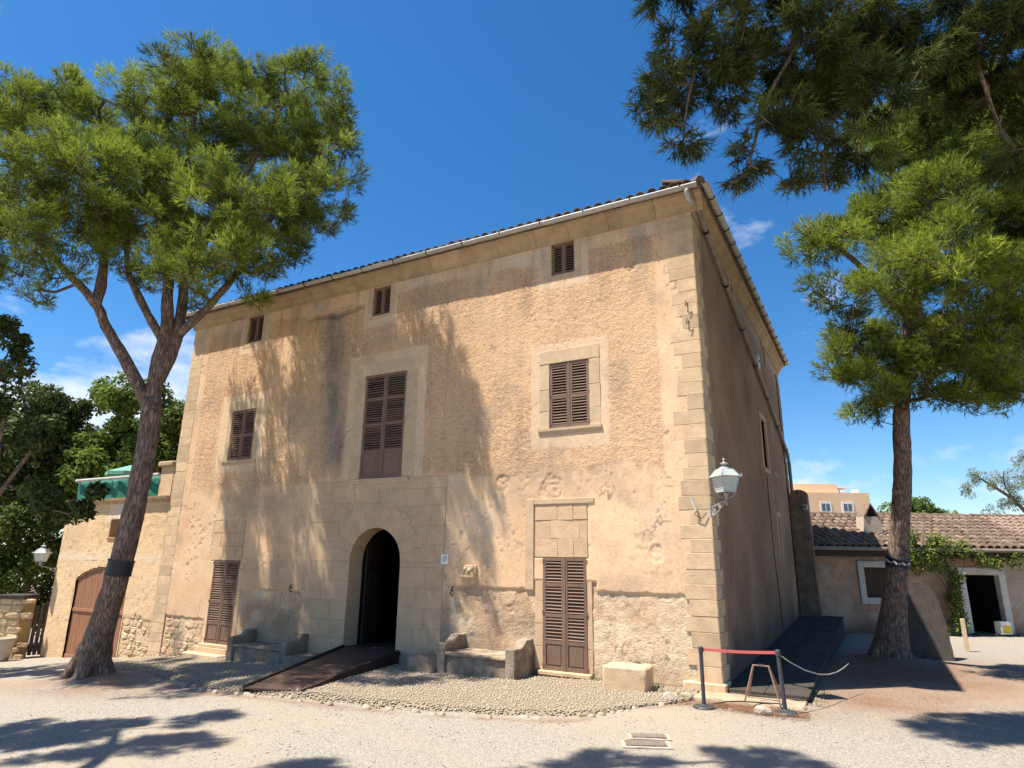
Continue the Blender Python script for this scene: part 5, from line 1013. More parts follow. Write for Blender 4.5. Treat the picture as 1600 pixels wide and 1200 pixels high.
# ------------------------------------------------------------------ far apartment block
apt = thing('apartment_building', 'distant apricot apartment block with white framed windows above the tiled roof', 'building', (-1.0, 66.0, 0), RZ)
def apart(x0, x1, z0, z1, y0, y1, nm='wall', mat='apricot'): return MB().box(x0, x1, y0, y1, z0, z1).build(nm, M[mat], apt)
apart(-9.0, 3.9, -1.5, 9.2, 0.0, 9); apart(-6, 0.9, 9.2, 10.15, 0.6, 8); apart(-9.2, -2.55, -1.5, 9.0, -1.6, 0)
for xw in (-1.55, 0.8):
    for zw in (7.05, 4.2, 1.4):
        f_ = MB().box(xw, xw+1.25, -0.06, 0.02, zw, zw+1.15).build('window', M['white'], apt); MB().box(xw+0.2, xw+1.05, -0.075, -0.061, zw+0.2, zw+0.95).build('pane', M['glass'], f_); MB().box(xw+0.6, xw+0.66, -0.09, -0.076, zw+0.2, zw+0.95).build('glazing_bar', M['white'], f_)
apart(0.9, 2.3, 9.75, 9.9, 0.8, 3.0, 'canopy', 'white'); apart(1.2, 1.6, 9.2, 9.55, 0.6, 1.0, 'roof_unit', 'white')
MB().lathe([(0.5, 0), (0.42, 0.3), (0.2, 0.45)], (3.0, 1.0, 9.2), 12).build('satellite_dome', M['white'], apt)

# ------------------------------------------------------------------ trees
LOBES_LEFT = [(-11.0, -3.5, 13.7, 0.79), (-9.5, -4.2, 12.5, 0.71), (-11.4, -3.8, 13.3, 0.79), (-10.0, -4.5, 12.1, 0.71), (-10.3, -3.2, 13.2, 0.78), (-11.7, -2.5, 14.4, 0.86), (-9.9, -2.6, 13.7, 0.73), (-8.3, -2.3, 13.0, 0.74), (-9.4, -1.3, 14.0, 0.82), (-8.0, -1.6, 12.2, 0.70), (-12.1, -4.1, 12.8, 0.78), (-10.6, -4.7, 11.8, 0.70), (-13.3, -5.3, 12.3, 0.72), (-14.7, -4.5, 13.5, 0.80), (-14.6, -5.5, 12.6, 0.78), (-12.9, -6.1, 11.5, 0.70), (-13.5, -4.3, 12.6, 0.80), (-15.3, -3.7, 13.5, 0.88), (-13.7, -5.2, 11.0, 1.04), (-11.9, -5.8, 9.8, 0.93), (-12.2, -4.7, 10.6, 1.02), (-10.5, -5.4, 9.7, 0.91), (-12.1, -3.5, 11.7, 1.19), (-10.8, -4.3, 10.6, 1.07), (-10.9, -2.9, 12.1, 1.19), (-12.2, -2.0, 12.9, 1.31), (-9.2, -2.5, 11.9, 1.07), (-10.2, -1.6, 13.0, 1.19), (-8.6, -1.9, 11.4, 0.93), (-9.8, -0.9, 12.3, 1.02), (-12.9, -5.6, 9.1, 0.89), (-11.2, -6.3, 8.1, 0.79), (-12.1, -4.9, 9.1, 0.98), (-13.7, -4.1, 9.9, 1.09), (-11.8, -3.9, 9.7, 1.11), (-13.4, -3.1, 10.3, 1.23), (-11.1, -3.0, 10.3, 1.16), (-9.7, -3.8, 9.3, 1.04), (-9.1, -2.9, 9.9, 1.08), (-7.9, -3.9, 8.9, 0.96), (-8.3, -2.1, 10.0, 0.81), (-9.5, -1.1, 10.6, 0.90), (-7.9, -1.9, 9.3, 0.44), (-13.5, -5.3, 8.0, 0.63), (-11.4, -5.2, 7.6, 0.58), (-11.2, -4.3, 8.0, 0.62), (-10.0, -3.7, 8.2, 0.75), (-8.7, -4.6, 7.3, 0.67), (-9.1, -3.2, 8.4, 0.76), (-7.8, -4.1, 7.6, 0.67), (-9.1, -2.1, 9.0, 0.75), (-10.2, -1.1, 9.9, 0.83), (-9.0, -2.6, 8.1, 0.43), (-10.4, -3.0, 7.5, 0.40), (-15.7, -6.1, 11.8, 1.08), (-17.5, -5.5, 12.9, 1.19), (-15.6, -5.8, 9.7, 1.05), (-13.6, -6.4, 8.8, 0.94), (-17.6, -6.1, 11.4, 0.97), (-19.8, -5.6, 12.3, 1.07)]
LOBES_RIGHT = [(2.2, 2.3, 8.5, 0.66), (1.8, 3.0, 8.7, 0.45), (2.3, 3.7, 7.9, 0.64), (2.4, 4.7, 7.1, 0.66), (2.4, 3.9, 6.1, 0.55), (2.7, 3.3, 5.3, 0.45), (2.5, 4.6, 5.3, 0.31), (2.3, 3.4, 5.9, 0.51), (3.4, 4.3, 9.6, 0.95), (3.5, 6.3, 10.5, 1.07), (3.4, 3.8, 8.0, 0.83), (3.3, 1.9, 7.1, 0.72), (3.6, 5.7, 7.2, 0.83), (3.7, 4.6, 6.0, 0.55), (3.1, 4.3, 5.7, 0.48), (4.6, 3.9, 9.7, 1.03), (4.3, 1.9, 8.6, 0.89), (4.4, 3.5, 8.1, 0.98), (4.1, 1.5, 7.2, 0.84), (4.8, 5.3, 7.2, 0.92), (4.5, 3.2, 6.5, 0.80), (4.4, 5.5, 6.0, 0.64), (5.1, 6.5, 5.9, 0.59), (5.8, 7.3, 6.3, 0.68), (4.5, 4.7, 11.4, 0.89), (4.7, 6.7, 12.4, 1.00), (5.6, 5.0, 11.4, 1.02), (5.2, 3.1, 10.1, 0.90), (3.9, 4.2, 11.5, 0.89), (4.0, 6.2, 12.5, 1.00), (5.9, 4.5, 9.2, 1.08), (6.4, 6.6, 10.0, 1.22), (5.9, 5.1, 8.0, 1.03), (5.4, 3.0, 7.1, 0.89), (5.8, 5.3, 6.6, 0.88), (5.4, 3.1, 5.9, 0.76), (6.8, 5.3, 8.6, 1.09), (7.4, 7.6, 9.4, 1.23), (7.0, 6.6, 7.6, 1.00), (6.4, 4.4, 6.8, 0.88), (6.6, 4.2, 9.9, 0.92), (7.2, 6.4, 10.9, 1.04), (5.1, 3.8, 11.6, 0.83), (5.4, 5.8, 12.7, 0.94), (4.0, 5.8, 5.7, 0.41), (6.0, 3.6, 10.9, 0.78), (5.5, 1.5, 9.6, 0.68), (4.3, 2.7, 11.2, 0.66), (3.1, 4.5, 6.4, 0.63), (3.6, 4.7, 5.8, 0.55), (2.9, 5.2, 5.4, 0.43), (3.8, 4.4, 6.4, 0.75), (4.8, 4.7, 6.0, 0.67), (5.7, 7.3, 5.9, 0.60), (4.3, 4.7, 5.5, 0.40), (2.2, 3.0, 6.1, 0.44), (2.5, 3.8, 5.6, 0.45)]
LOBES_OVER = [(0.3, -3.6, 8.7, 0.35), (0.3, -3.6, 8.0, 0.32), (0.7, -3.3, 9.2, 0.42), (0.4, -2.6, 8.9, 0.48), (0.7, -3.4, 7.6, 0.25), (1.2, -3.2, 9.3, 0.51), (1.2, -2.6, 8.9, 0.50), (1.7, -2.4, 10.1, 0.59), (1.8, -1.9, 9.5, 0.58), (1.8, -2.9, 7.9, 0.40), (1.4, -2.4, 7.8, 0.30), (1.1, -1.9, 7.7, 0.22), (2.3, -3.0, 8.9, 0.57), (2.4, -2.0, 8.7, 0.55), (2.2, -2.5, 7.6, 0.41), (2.3, -1.4, 7.6, 0.33), (1.9, -1.4, 7.7, 0.28), (3.1, -2.0, 9.4, 0.70), (3.1, -2.5, 8.1, 0.57), (2.9, -2.3, 7.5, 0.39), (3.9, -1.7, 9.4, 0.74), (4.1, -0.8, 9.1, 0.69), (4.7, -1.5, 9.1, 0.72), (5.0, -0.5, 8.8, 0.72), (4.9, -0.7, 7.7, 0.51), (0.8, -3.8, 9.9, 0.50), (-0.0, -4.0, 11.2, 0.58), (0.5, -4.4, 11.3, 0.63), (1.6, -3.4, 10.5, 0.73), (-0.8, -4.5, 11.8, 0.58), (2.6, -2.6, 10.5, 0.75), (3.7, -1.7, 11.0, 0.88), (4.8, -1.4, 10.6, 0.84), (5.7, -1.0, 9.1, 0.89), (6.2, -0.7, 10.5, 0.93), (6.0, 0.4, 8.7, 0.89), (1.5, -3.6, 12.0, 0.75), (3.0, -2.3, 12.6, 0.90), (4.4, -2.7, 11.2, 0.78)]
def unit(a): return a/np.maximum(np.linalg.norm(a, axis=-1, keepdims=True), 1e-9)
def set_tint(me, t):
    a = me.attributes.new('tint', 'FLOAT', 'POINT'); a.data.foreach_set('value', np.ascontiguousarray(t, np.float32))

def clumps_of(lobes, dens, seed, cr=(0.22, 0.40), flat=0.8):
    rg = np.random.default_rng(seed); C_, R_, O_ = [], [], []
    for x, y, z, r in lobes:
        k = max(5, int(dens*r**2)); d = unit(rg.normal(size=(k, 3))); rad = r*rg.uniform(0.35, 0.98, (k, 1))
        C_.append(np.array((x, y, z))+d*rad*np.array((1, 1, flat))); R_.append(rg.uniform(*cr, k)*min(1.0, 0.55+r*0.55)); O_.append(d)
    return np.concatenate(C_), np.concatenate(R_), np.concatenate(O_)

def needles(name, lobes, ntuft, parent, mat, seed, dens=26, nlen=0.13, nw=0.007, m=13, droop=0.0, cr=(0.22, 0.40), limbs=None, twig_mat=None, spread=0.42):
    rg = np.random.default_rng(seed); C_, R_, O_ = clumps_of(lobes, dens, seed, cr)
    wts = R_**2; cnt = np.maximum(3, (ntuft*wts/wts.sum()).astype(int)); ci = np.repeat(np.arange(len(C_)), cnt); T = len(ci)
    d = unit(rg.normal(size=(T, 3))+np.array((0, 0, 0.35-droop))+0.35*O_[ci])
    P = C_[ci]+d*R_[ci][:, None]*rg.uniform(0.45, 1.0, (T, 1))**0.7*np.array((1, 1, 0.85))
    ax = unit(d+np.array((0, 0, 0.45-droop))+0.4*O_[ci]+0.35*rg.normal(size=(T, 3)))
    nd = unit(ax[:, None, :]+spread*rg.normal(size=(T, m, 3)))
    ln = nlen*rg.uniform(0.65, 1.25, (T, m, 1)); base = P[:, None, :]+ax[:, None, :]*rg.uniform(-0.15, 0.05, (T, m, 1))
    wv = unit(np.cross(nd, rg.normal(size=(T, m, 3))))*nw
    V = np.stack([base-wv, base+wv, base+nd*ln], 2).reshape(-1, 3); F = np.arange(len(V)).reshape(-1, 3)
    me = tri_mesh_fast(name, V, F)
    hi_ = d[:, 2]*0.22; tint = np.clip(0.42+0.20*rg.normal(size=len(C_))[ci]+0.16*rg.normal(size=T)+hi_, 0, 1); set_tint(me, np.repeat(tint, m*3))  # upward tufts shifted to the lit tone, sunlight put into the tint
    o = link(name, me, mat, parent)
    if limbs is not None:
        pts = np.concatenate([np.array(l[0]) for l in limbs]); b = MB()
        # sample limbs densely
        dense = []
        for l in limbs:
            q = np.array(l[0], float)
            if q[-1][2] < 2.0: continue
            for a0, a1 in zip(q[:-1], q[1:]):
                for f_ in np.linspace(0, 1, 6): dense.append(a0+(a1-a0)*f_)
        dense = np.array(dense)
        # grow a branching network: every clump hangs on its nearest neighbour that is already carried
        K = len(C_); d0 = np.array([np.linalg.norm(dense-c, axis=1).min() for c in C_]); order = np.argsort(d0)
        nodes_ = [p for p in dense]; par = {}; done = list(dense)
        arr = np.array(done); cidx = [-1]*len(dense); load = np.ones(K)
        for i in order:
            c = C_[i]; dd = arr-c; dist = np.linalg.norm(dd, axis=1)+np.maximum(dd[:, 2], 0)*0.6; j = int(np.argmin(dist)); par[i] = (arr[j].copy(), cidx[j]); arr = np.vstack([arr, c]); cidx.append(i)
        for i in order[::-1]:
            if par[i][1] >= 0: load[par[i][1]] += load[i]
        for i in order:
            s0 = par[i][0]; c = C_[i]; L_ = np.linalg.norm(c-s0); r1 = 0.006+0.0042*math.sqrt(load[i]); mid = (s0+c)/2+np.array((0, 0, -0.08*L_))+rg.normal(size=3)*0.06*min(L_, 1)
            b.tube([s0, mid, c], [r1*1.25, r1*1.1, r1*0.8], 5, cap=False)
            for _ in range(3):
                e = c+unit(rg.normal(size=3)+0.4*O_[i])*R_[i]*0.9; b.tube([c, (c+e)/2+rg.normal(size=3)*0.03, e], [0.006, 0.005, 0.003], 3, cap=False)
        link('twig', b.mesh('twigs'), twig_mat or M['twig'], parent, kind='stuff')
    return o

def tri_mesh_fast(name, V, F):
    me = bpy.data.meshes.new(name); nf, k = F.shape
    me.vertices.add(len(V)); me.vertices.foreach_set('co', np.ascontiguousarray(V, np.float32).reshape(-1))
    me.loops.add(nf*k); me.loops.foreach_set('vertex_index', np.ascontiguousarray(F, np.int32).reshape(-1))
    me.polygons.add(nf); me.polygons.foreach_set('loop_start', np.arange(0, nf*k, k, dtype=np.int32)); me.update(calc_edges=True); return me

def leaves(name, lobes, n, parent, mat, seed, size=0.06, dens=10, cr=(0.3, 0.55), asp=0.5, up=0.5):
    rg = np.random.default_rng(seed); C_, R_, O_ = clumps_of(lobes, dens, seed, cr); wts = R_**2; cnt = np.maximum(3, (n*wts/wts.sum()).astype(int)); ci = np.repeat(np.arange(len(C_)), cnt); T = len(ci)
    d = unit(rg.normal(size=(T, 3))+np.array((0, 0, 0.2))); P = C_[ci]+d*R_[ci][:, None]*rg.uniform(0.3, 1.0, (T, 1))**0.5
    nrm = unit(d*0.6+np.array((0, 0, up))+0.6*rg.normal(size=(T, 3))); t = unit(np.cross(nrm, rg.normal(size=(T, 3)))); bt = np.cross(nrm, t)
    s = size*rg.uniform(0.6, 1.35, (T, 1)); V = np.stack([P-t*s, P-bt*s*asp+nrm*s*0.12, P+t*s, P+bt*s*asp+nrm*s*0.12], 1).reshape(-1, 3); F = np.arange(len(V)).reshape(-1, 4)
    me = tri_mesh_fast(name, V, F); tint = np.clip(0.45+0.22*rg.normal(size=len(C_))[ci]+0.2*rg.normal(size=T), 0, 1); set_tint(me, np.repeat(tint, 4))
    return link(name, me, mat, parent), C_

def trunk_mesh(chains, seed, n=18):
    b = MB(); rg = random.Random(seed)
    for pts, rad in chains:
        P = [Vector(p) for p in pts]; out, rr_ = [], []
        for i in range(len(P)-1):
            for k in range(5):
                f_ = k/5; a = P[max(i-1, 0)]; c0 = P[i]; c1 = P[i+1]; d = P[min(i+2, len(P)-1)]
                q = 0.5*((2*c0)+(c1-a)*f_+(2*a-5*c0+4*c1-d)*f_*f_+(3*c0-a-3*c1+d)*f_**3); out.append(q); rr_.append((rad[i]*(1-f_)+rad[i+1]*f_)*rg.uniform(0.95, 1.05))
        out.append(P[-1]); rr_.append(rad[-1]); s = len(b.v); b.tube(out, rr_, n if rad[0] > 0.1 else 9)
        for q in range(s, len(b.v)):
            v = b.v[q]; b.v[q] = (v[0]+rg.uniform(-1, 1)*0.012, v[1]+rg.uniform(-1, 1)*0.012, v[2])
    return b
def tree(name, label, base, chains, group=None, seed=1):
    t = thing(name, label, 'tree', base, 0, group); B = Vector(base)
    loc = [([tuple(Vector(p)-B) for p in pts], rad) for pts, rad in chains]
    tr = trunk_mesh(loc, seed).build('trunk', M['bark'], t, smooth=True); return t, loc
def rel(lobes, base): return [(x-base[0], y-base[1], z-base[2], r) for x, y, z, r in lobes]

# left pine
EXTRA_LEFT = [(-7.2, -2.4, 11.8, 0.45), (-7.0, -2.5, 10.7, 0.5), (-7.3, -2.2, 12.5, 0.3), (-7.2, -2.5, 9.8, 0.4), (-7.6, -1.7, 11.6, 0.5), (-7.7, -1.6, 10.6, 0.5), (-7.6, -1.5, 9.7, 0.35), (-13.4, -1.8, 10.4, 0.6), (-12.6, -1.4, 9.0, 0.55), (-11.6, -1.6, 9.6, 0.6), (-12.9, -1.6, 11.9, 0.6), (-11.4, -1.2, 11.0, 0.6), (-14.3, -2.6, 10.6, 0.7), (-11.0, -1.0, 8.4, 0.45), (-13.8, -2.4, 8.9, 0.55), (-14.2, -2.0, 12.0, 0.6), (-14.6, -5.8, 9.0, 0.8), (-14.0, -5.6, 7.9, 0.6), (-12.9, -5.0, 7.3, 0.45), (-15.4, -6.0, 10.6, 0.9)]
B1 = (-11.42, -3.32, gz(-11.4, -3.3))
ch = [([(-11.42, -3.32, -0.6), (-11.42, -3.3, -0.2), (-11.25, -3.3, 0.7), (-11.0, -3.3, 1.72), (-10.92, -3.25, 2.97), (-10.92, -3.2, 4.32), (-11.02, -3.2, 5.25)], [0.46, 0.34, 0.235, 0.215, 0.208, 0.2, 0.205]),
      ([(-11.02, -3.2, 5.0), (-11.44, -3.6, 5.98), (-11.83, -4.0, 6.8), (-11.9, -4.25, 7.25), (-12.28, -4.8, 7.9), (-13.12, -5.2, 8.8), (-14.3, -5.6, 10.2)], [0.145, 0.118, 0.105, 0.095, 0.07, 0.055, 0.03]),
      ([(-11.9, -4.25, 7.2), (-11.97, -4.2, 7.96), (-12.16, -4.3, 9.55), (-12.3, -4.6, 11.2)], [0.11, 0.10, 0.07, 0.04]),
      ([(-11.02, -3.2, 5.0), (-10.98, -3.2, 6.17), (-10.98, -3.15, 6.92), (-11.09, -3.2, 7.71), (-11.39, -3.1, 9.12), (-11.35, -3.1, 11.0), (-11.2, -3.2, 13.2)], [0.18, 0.15, 0.14, 0.12, 0.09, 0.065, 0.03]),
      ([(-10.98, -3.18, 5.7), (-10.86, -3.0, 6.51), (-10.95, -2.9, 7.49), (-10.98, -2.9, 8.29), (-10.61, -2.7, 9.45), (-9.97, -2.5, 10.75), (-9.3, -2.3, 12.4)], [0.16, 0.125, 0.11, 0.10, 0.075, 0.055, 0.025]),
      ([(-10.9, -2.95, 6.75), (-10.4, -2.85, 7.15), (-10.07, -2.7, 7.6), (-9.8, -2.5, 8.2), (-9.49, -2.3, 9.19), (-8.7, -2.1, 10.2), (-8.2, -1.8, 11.3)], [0.10, 0.09, 0.08, 0.07, 0.055, 0.04, 0.02]),
      ([(-11.0, -3.2, 6.6), (-11.4, -3.5, 7.35), (-11.76, -3.8, 8.24), (-12.3, -3.7, 9.5)], [0.10, 0.085, 0.07, 0.04])]
for k_ in range(6):
    a_ = k_*1.05+0.3; ch.append(([(-11.42+0.12*math.cos(a_), -3.32+0.12*math.sin(a_), 0.25), (-11.42+0.42*math.cos(a_), -3.32+0.42*math.sin(a_), gz(-11.4, -3.3)+0.06), (-11.42+0.85*math.cos(a_+0.2), -3.32+0.85*math.sin(a_+0.2), gz(-11.4, -3.3)-0.16)], [0.15, 0.09, 0.03]))
t, loc = tree('pine_tree', 'tall leaning pine with a forked trunk and wide crown before the annex', B1, ch, seed=3)
needles('crown', rel([(x, y, z, r*1.08) for x, y, z, r in LOBES_LEFT]+EXTRA_LEFT, B1), 53000, t, M['pine'], 11, limbs=loc, dens=20, m=10, nw=0.0072, nlen=0.12, cr=(0.20, 0.40))

# right pine
B2 = (2.38, 6.05, gz(2.4, 6.0))
ch = [([(2.30, 6.15, -0.35), (2.36, 6.06, 0.02), (2.52, 5.85, 0.94), (2.73, 5.64, 2.02), (2.93, 5.42, 3.11), (3.09, 5.17, 4.19), (3.18, 4.92, 5.14), (3.41, 4.67, 6.36), (3.77, 4.41, 7.86), (4.26, 4.05, 9.9), (4.5, 4.2, 11.6)], [0.50, 0.38, 0.265, 0.215, 0.185, 0.17, 0.165, 0.15, 0.12, 0.08, 0.04]),
      ([(3.3, 4.8, 5.7), (2.7, 4.3, 6.3), (2.3, 3.9, 6.9)], [0.08, 0.06, 0.03]), ([(3.4, 4.7, 6.3), (4.4, 5.0, 6.6), (5.6, 5.4, 6.9)], [0.10, 0.07, 0.04]), ([(3.6, 4.5, 7.2), (2.8, 3.6, 8.2), (2.2, 2.9, 8.8)], [0.08, 0.06, 0.03]),
      ([(3.8, 4.4, 7.9), (5.0, 4.8, 8.8), (6.6, 5.2, 9.2)], [0.09, 0.07, 0.04]), ([(4.1, 4.2, 9.2), (4.9, 5.4, 10.6), (5.4, 5.8, 12)], [0.08, 0.06, 0.03])]
for k_ in range(6):
    a_ = k_*1.05+0.8; ch.append(([(2.38+0.12*math.cos(a_), 6.02+0.12*math.sin(a_), 0.5), (2.36+0.42*math.cos(a_), 6.05+0.42*math.sin(a_), gz(2.4, 6.0)+0.08), (2.36+0.9*math.cos(a_+0.2), 6.05+0.9*math.sin(a_+0.2), gz(2.4, 6.0)-0.16)], [0.14, 0.08, 0.03]))
t, loc = tree('pine_tree', 'straight trunked pine with a dense crown before the tiled outbuilding', B2, ch, seed=4)
needles('crown', rel([(x, y, z, r*1.13) for x, y, z, r in LOBES_RIGHT], B2), 53000, t, M['pine'], 12, limbs=loc, dens=20, m=10, nw=0.0072, nlen=0.12, cr=(0.22, 0.44))

# near pine whose boughs hang in from above the corner
B3 = (8.6, -1.6, 0.0)
OVER_FAR = [(-1.0, -3.9, 11.3, 0.6), (-0.3, -3.4, 11.6, 0.6), (0.5, -2.9, 11.7, 0.6), (1.3, -3.0, 9.0, 0.45), (2.0, -2.3, 8.4, 0.5), (2.7, -2.2, 8.9, 0.6), (3.4, -1.9, 9.2, 0.6), (0.5, -3.3, 8.5, 0.35), (6.5, 1.0, 10.0, 1.0), (7.5, 0.0, 9.5, 1.1), (8.5, -1.0, 10.5, 1.1), (7.0, -2.5, 11.0, 1.0), (8.2, 1.5, 9.2, 1.0), (9.5, 0.5, 10.0, 1.1), (6.8, 2.2, 11.0, 0.9), (9.0, -2.5, 9.6, 1.0), (7.6, -0.6, 11.8, 1.1), (5.9, 0.9, 8.8, 0.7)]  # with unseen right-hand lobes added to keep sky light off the side wall
ch = [([(8.6, -1.6, -0.3), (8.55, -1.6, 0.2), (8.2, -1.5, 3.0), (7.6, -1.3, 6.5), (6.6, -1.0, 9.6), (5.6, -1.2, 11.4)], [0.5, 0.4, 0.31, 0.28, 0.2, 0.08]),
      ([(7.0, -1.1, 8.5), (5.4, -1.4, 9.8), (3.9, -1.95, 10.0), (2.6, -2.3, 9.6), (1.81, -2.74, 9.1), (0.5, -3.44, 8.9)], [0.10, 0.075, 0.055, 0.045, 0.035, 0.02]),
      ([(6.2, -1.0, 10.2), (4.0, -2.0, 11.0), (2.0, -3.2, 11.3), (-0.3, -4.5, 11.3)], [0.1, 0.08, 0.06, 0.03]), ([(3.2, -2.1, 9.8), (2.6, -2.1, 8.9), (2.42, -2.1, 8.0), (2.3, -1.7, 7.3)], [0.04, 0.03, 0.022, 0.012]), ([(2.2, -2.5, 9.3), (1.7, -2.6, 8.4), (1.4, -2.6, 7.5)], [0.035, 0.025, 0.012]),
      ([(0.9, -3.2, 9.0), (0.75, -3.3, 8.3), (0.65, -3.35, 7.6)], [0.025, 0.018, 0.01]), ([(4.6, -1.7, 9.9), (4.4, -1.5, 9.0), (4.6, -1.0, 8.0)], [0.05, 0.035, 0.015])]
t, loc = tree('pine_tree', 'overhanging pine with drooping dark boughs reaching in over the roof corner', B3, ch, seed=5)
needles('crown', rel([(x, y, z, r*1.15) for x, y, z, r in LOBES_OVER]+OVER_FAR, B3), 45000, t, M['pine_over'], 13, limbs=loc, dens=40, m=9, nlen=0.14, nw=0.0074, droop=0.75, cr=(0.16, 0.30), spread=0.36)

# pine behind the viewer on the left, known from the shade it throws on the gravel
B4 = (-6.5, -13.2, 0.0)
ch = [([(-6.5, -13.2, -0.3), (-6.5, -13.1, 0.2), (-6.4, -12.4, 4), (-6.4, -10.8, 8.5), (-6.6, -9.3, 10.6)], [0.45, 0.36, 0.28, 0.2, 0.06]), ([(-6.4, -11.0, 8.0), (-8.2, -9.6, 9.2), (-9.6, -9.0, 10)], [0.12, 0.08, 0.04]), ([(-6.4, -10.8, 8.5), (-5.0, -8.8, 10.0), (-2.9, -6.9, 10.5)], [0.12, 0.08, 0.03])]
t, loc = tree('pine_tree', 'pine beside the forecourt whose shade dapples the gravel', B4, ch, seed=6)
LS = [(-9.4, -8.5, 10.9, 0.5), (-9.7, -9.0, 9.3, 0.7), (-10.2, -9.4, 9.8, 0.8), (-8.5, -9.2, 10.2, 0.6), (-10.9, -9.6, 10.2, 0.7), (-8.9, -9.7, 9.4, 0.5), (-4.5, -7.9, 10.6, 0.5), (-3.8, -7.4, 10.6, 0.45), (-2.9, -6.9, 10.7, 0.5), (-2.3, -6.6, 10.8, 0.45), (-6.4, -9.6, 10.8, 0.7)]
needles('crown', rel(LS, B4), 8000, t, M['pine'], 14, limbs=loc, dens=20, m=8, nw=0.009)

# trunk bands with printed pale marks
def trunk_band(label, c, axis, r, h, marks):
    t = thing('trunk_band', label, 'band', c); q = Vector(axis).normalized().to_track_quat('Z', 'Y'); t.rotation_euler = q.to_euler()
    m = MB(); n_ = 24; vs = []
    for rr_, z_ in ((r, -h/2), (r+0.012, -h/2), (r+0.012, h/2), (r, h/2)): vs += [(rr_*math.cos(2*math.pi*k/n_), rr_*math.sin(2*math.pi*k/n_), z_) for k in range(n_)]
    m.add(vs, [(i*n_+k, i*n_+(k+1) % n_, ((i+1) % 4)*n_+(k+1) % n_, ((i+1) % 4)*n_+k) for i in range(4) for k in range(n_)]); m.build('band', M['band'], t, smooth=False)
    for z_ in (-h/2+0.015, h/2-0.015): m = MB(); m.tube([((r+0.016)*math.cos(a), (r+0.016)*math.sin(a), z_) for a in np.linspace(0, 2*math.pi, 25)], 0.010, 5); m.build('strap', M['postplastic'], t)
    if marks:
        for k in range(9):
            a0 = k*0.7+0.1; rb = r+0.0145; prof_ = [(-0.06, -0.03), (0.06, -0.03), (0.075, 0.0), (0.045, 0.02), (0.015, 0.045), (-0.02, 0.02), (-0.07, 0.01)]
            m = MB(); vs = [(rb*math.cos(a0+u_/rb), rb*math.sin(a0+u_/rb), v_) for u_, v_ in prof_]; m.add(vs, [tuple(range(len(vs)))]); m.build('printed_mark', M['white'], t)
trunk_band('dark blue band strapped round the leaning pine trunk', (-11.0, -3.3, 1.74), (0.14, 0.02, 1), 0.225, 0.30, False)
trunk_band('black band with white printed marks round the straight pine trunk', (2.74, 5.63, 2.06), (0.19, -0.2, 1), 0.224, 0.22, True)

# ------------------------------------------------------------------ greenery behind the annex
def bush_tree(label, base, lobes, n, mat, seed, size, trunk_r=0.18, group='trees behind the annex', **kw):
    t = thing('broadleaf_tree', label, 'tree', base, 0, group); c = np.array(lobes)[:, :3].mean(0)
    chains = [([(0, 0, -0.3), (0.1, 0.05, 1.0), (c[0]-base[0], c[1]-base[1], max(c[2]-base[2], 1.5))], [trunk_r*1.3, trunk_r, trunk_r*0.5])]
    for l in (lobes[:7] if len(lobes) < 18 or group else lobes[:13:2]): chains.append(([(c[0]-base[0], c[1]-base[1], max((c[2]-base[2])*0.75, 0.8)), (l[0]-base[0], l[1]-base[1], l[2]-base[2])], [trunk_r*0.4, 0.03]))
    trunk_mesh(chains, seed, 10).build('trunk', M['bark'], t, smooth=True); leaves('crown', rel(lobes, base), n, t, mat, seed, size, **kw); return t
def blob(cx, cy, cz, rx, ry, rz_, k, r, seed):
    rg = np.random.default_rng(seed); d = unit(rg.normal(size=(k, 3)))*rg.uniform(0.3, 1, (k, 1))**0.5; return [(cx+a*rx, cy+b_*ry, cz+c*rz_, r*rg.uniform(0.75, 1.25)) for a, b_, c in d]
bush_tree('pale green round tree highest behind the annex terrace', (-25.2, 4.5, gz(-25, 4)), blob(-24.4, 4.0, 6.0, 2.3, 2.0, 3.2, 34, 0.9, 1), 27000, M['fartree'], 21, 0.11, dens=7)
bush_tree('mid green tree filling the gap between annex and manor corner', (-21.6, 6.4, gz(-21, 6)), blob(-21.8, 6.0, 6.2, 2.2, 1.6, 3.2, 30, 0.85, 2), 20000, M['cypress'], 22, 0.10, dens=8)
bush_tree('green tree left of the pale green round tree', (-28.6, 2.4, gz(-28, 2)), blob(-27.6, 2.2, 5.8, 2.6, 1.8, 3.0, 34, 0.9, 3), 25000, M['carob'], 23, 0.115, dens=7)
bush_tree('dark dense hedge tree standing left of the annex wall', (-26.2, 2.0, gz(-26, 2)), blob(-26.2, 2.3, 1.9, 2.2, 2.6, 2.9, 38, 0.85, 4), 30000, M['cypress'], 24, 0.085, dens=10)
bush_tree('dark dense hedge tree behind the gate pier', (-27.4, -1.0, gz(-27, -1)), blob(-27.0, -0.9, 1.8, 2.0, 2.2, 2.9, 34, 0.9, 5), 28000, M['cypress'], 25, 0.085, dens=10)
# slim cypress
def cypress(label, base, h, r, seed):
    t = thing('cypress_tree', label, 'tree', base); MB().tube([(0, 0, -0.2), (0, 0, h*0.8)], [0.16, 0.04], 8).build('trunk', M['bark'], t)
    lob = [(0.25*r*math.cos(k*2.1), 0.25*r*math.sin(k*2.1), h*(0.1+0.88*k/16), r*max(0.2, math.sin(math.pi*(0.18+0.8*k/16)))) for k in range(17)]; leaves('crown', lob, 14000, t, M['cypress'], seed, 0.085, dens=22, cr=(0.2, 0.36), asp=0.35)
cypress('slim dark cypress close beside the left quoins of the manor', (-18.6, 8.9, -1.0), 8.6, 1.2, 31); cypress('slim dark cypress behind the leaning pine trunk', (-20.4, 7.2, -1.0), 7.4, 1.15, 32)
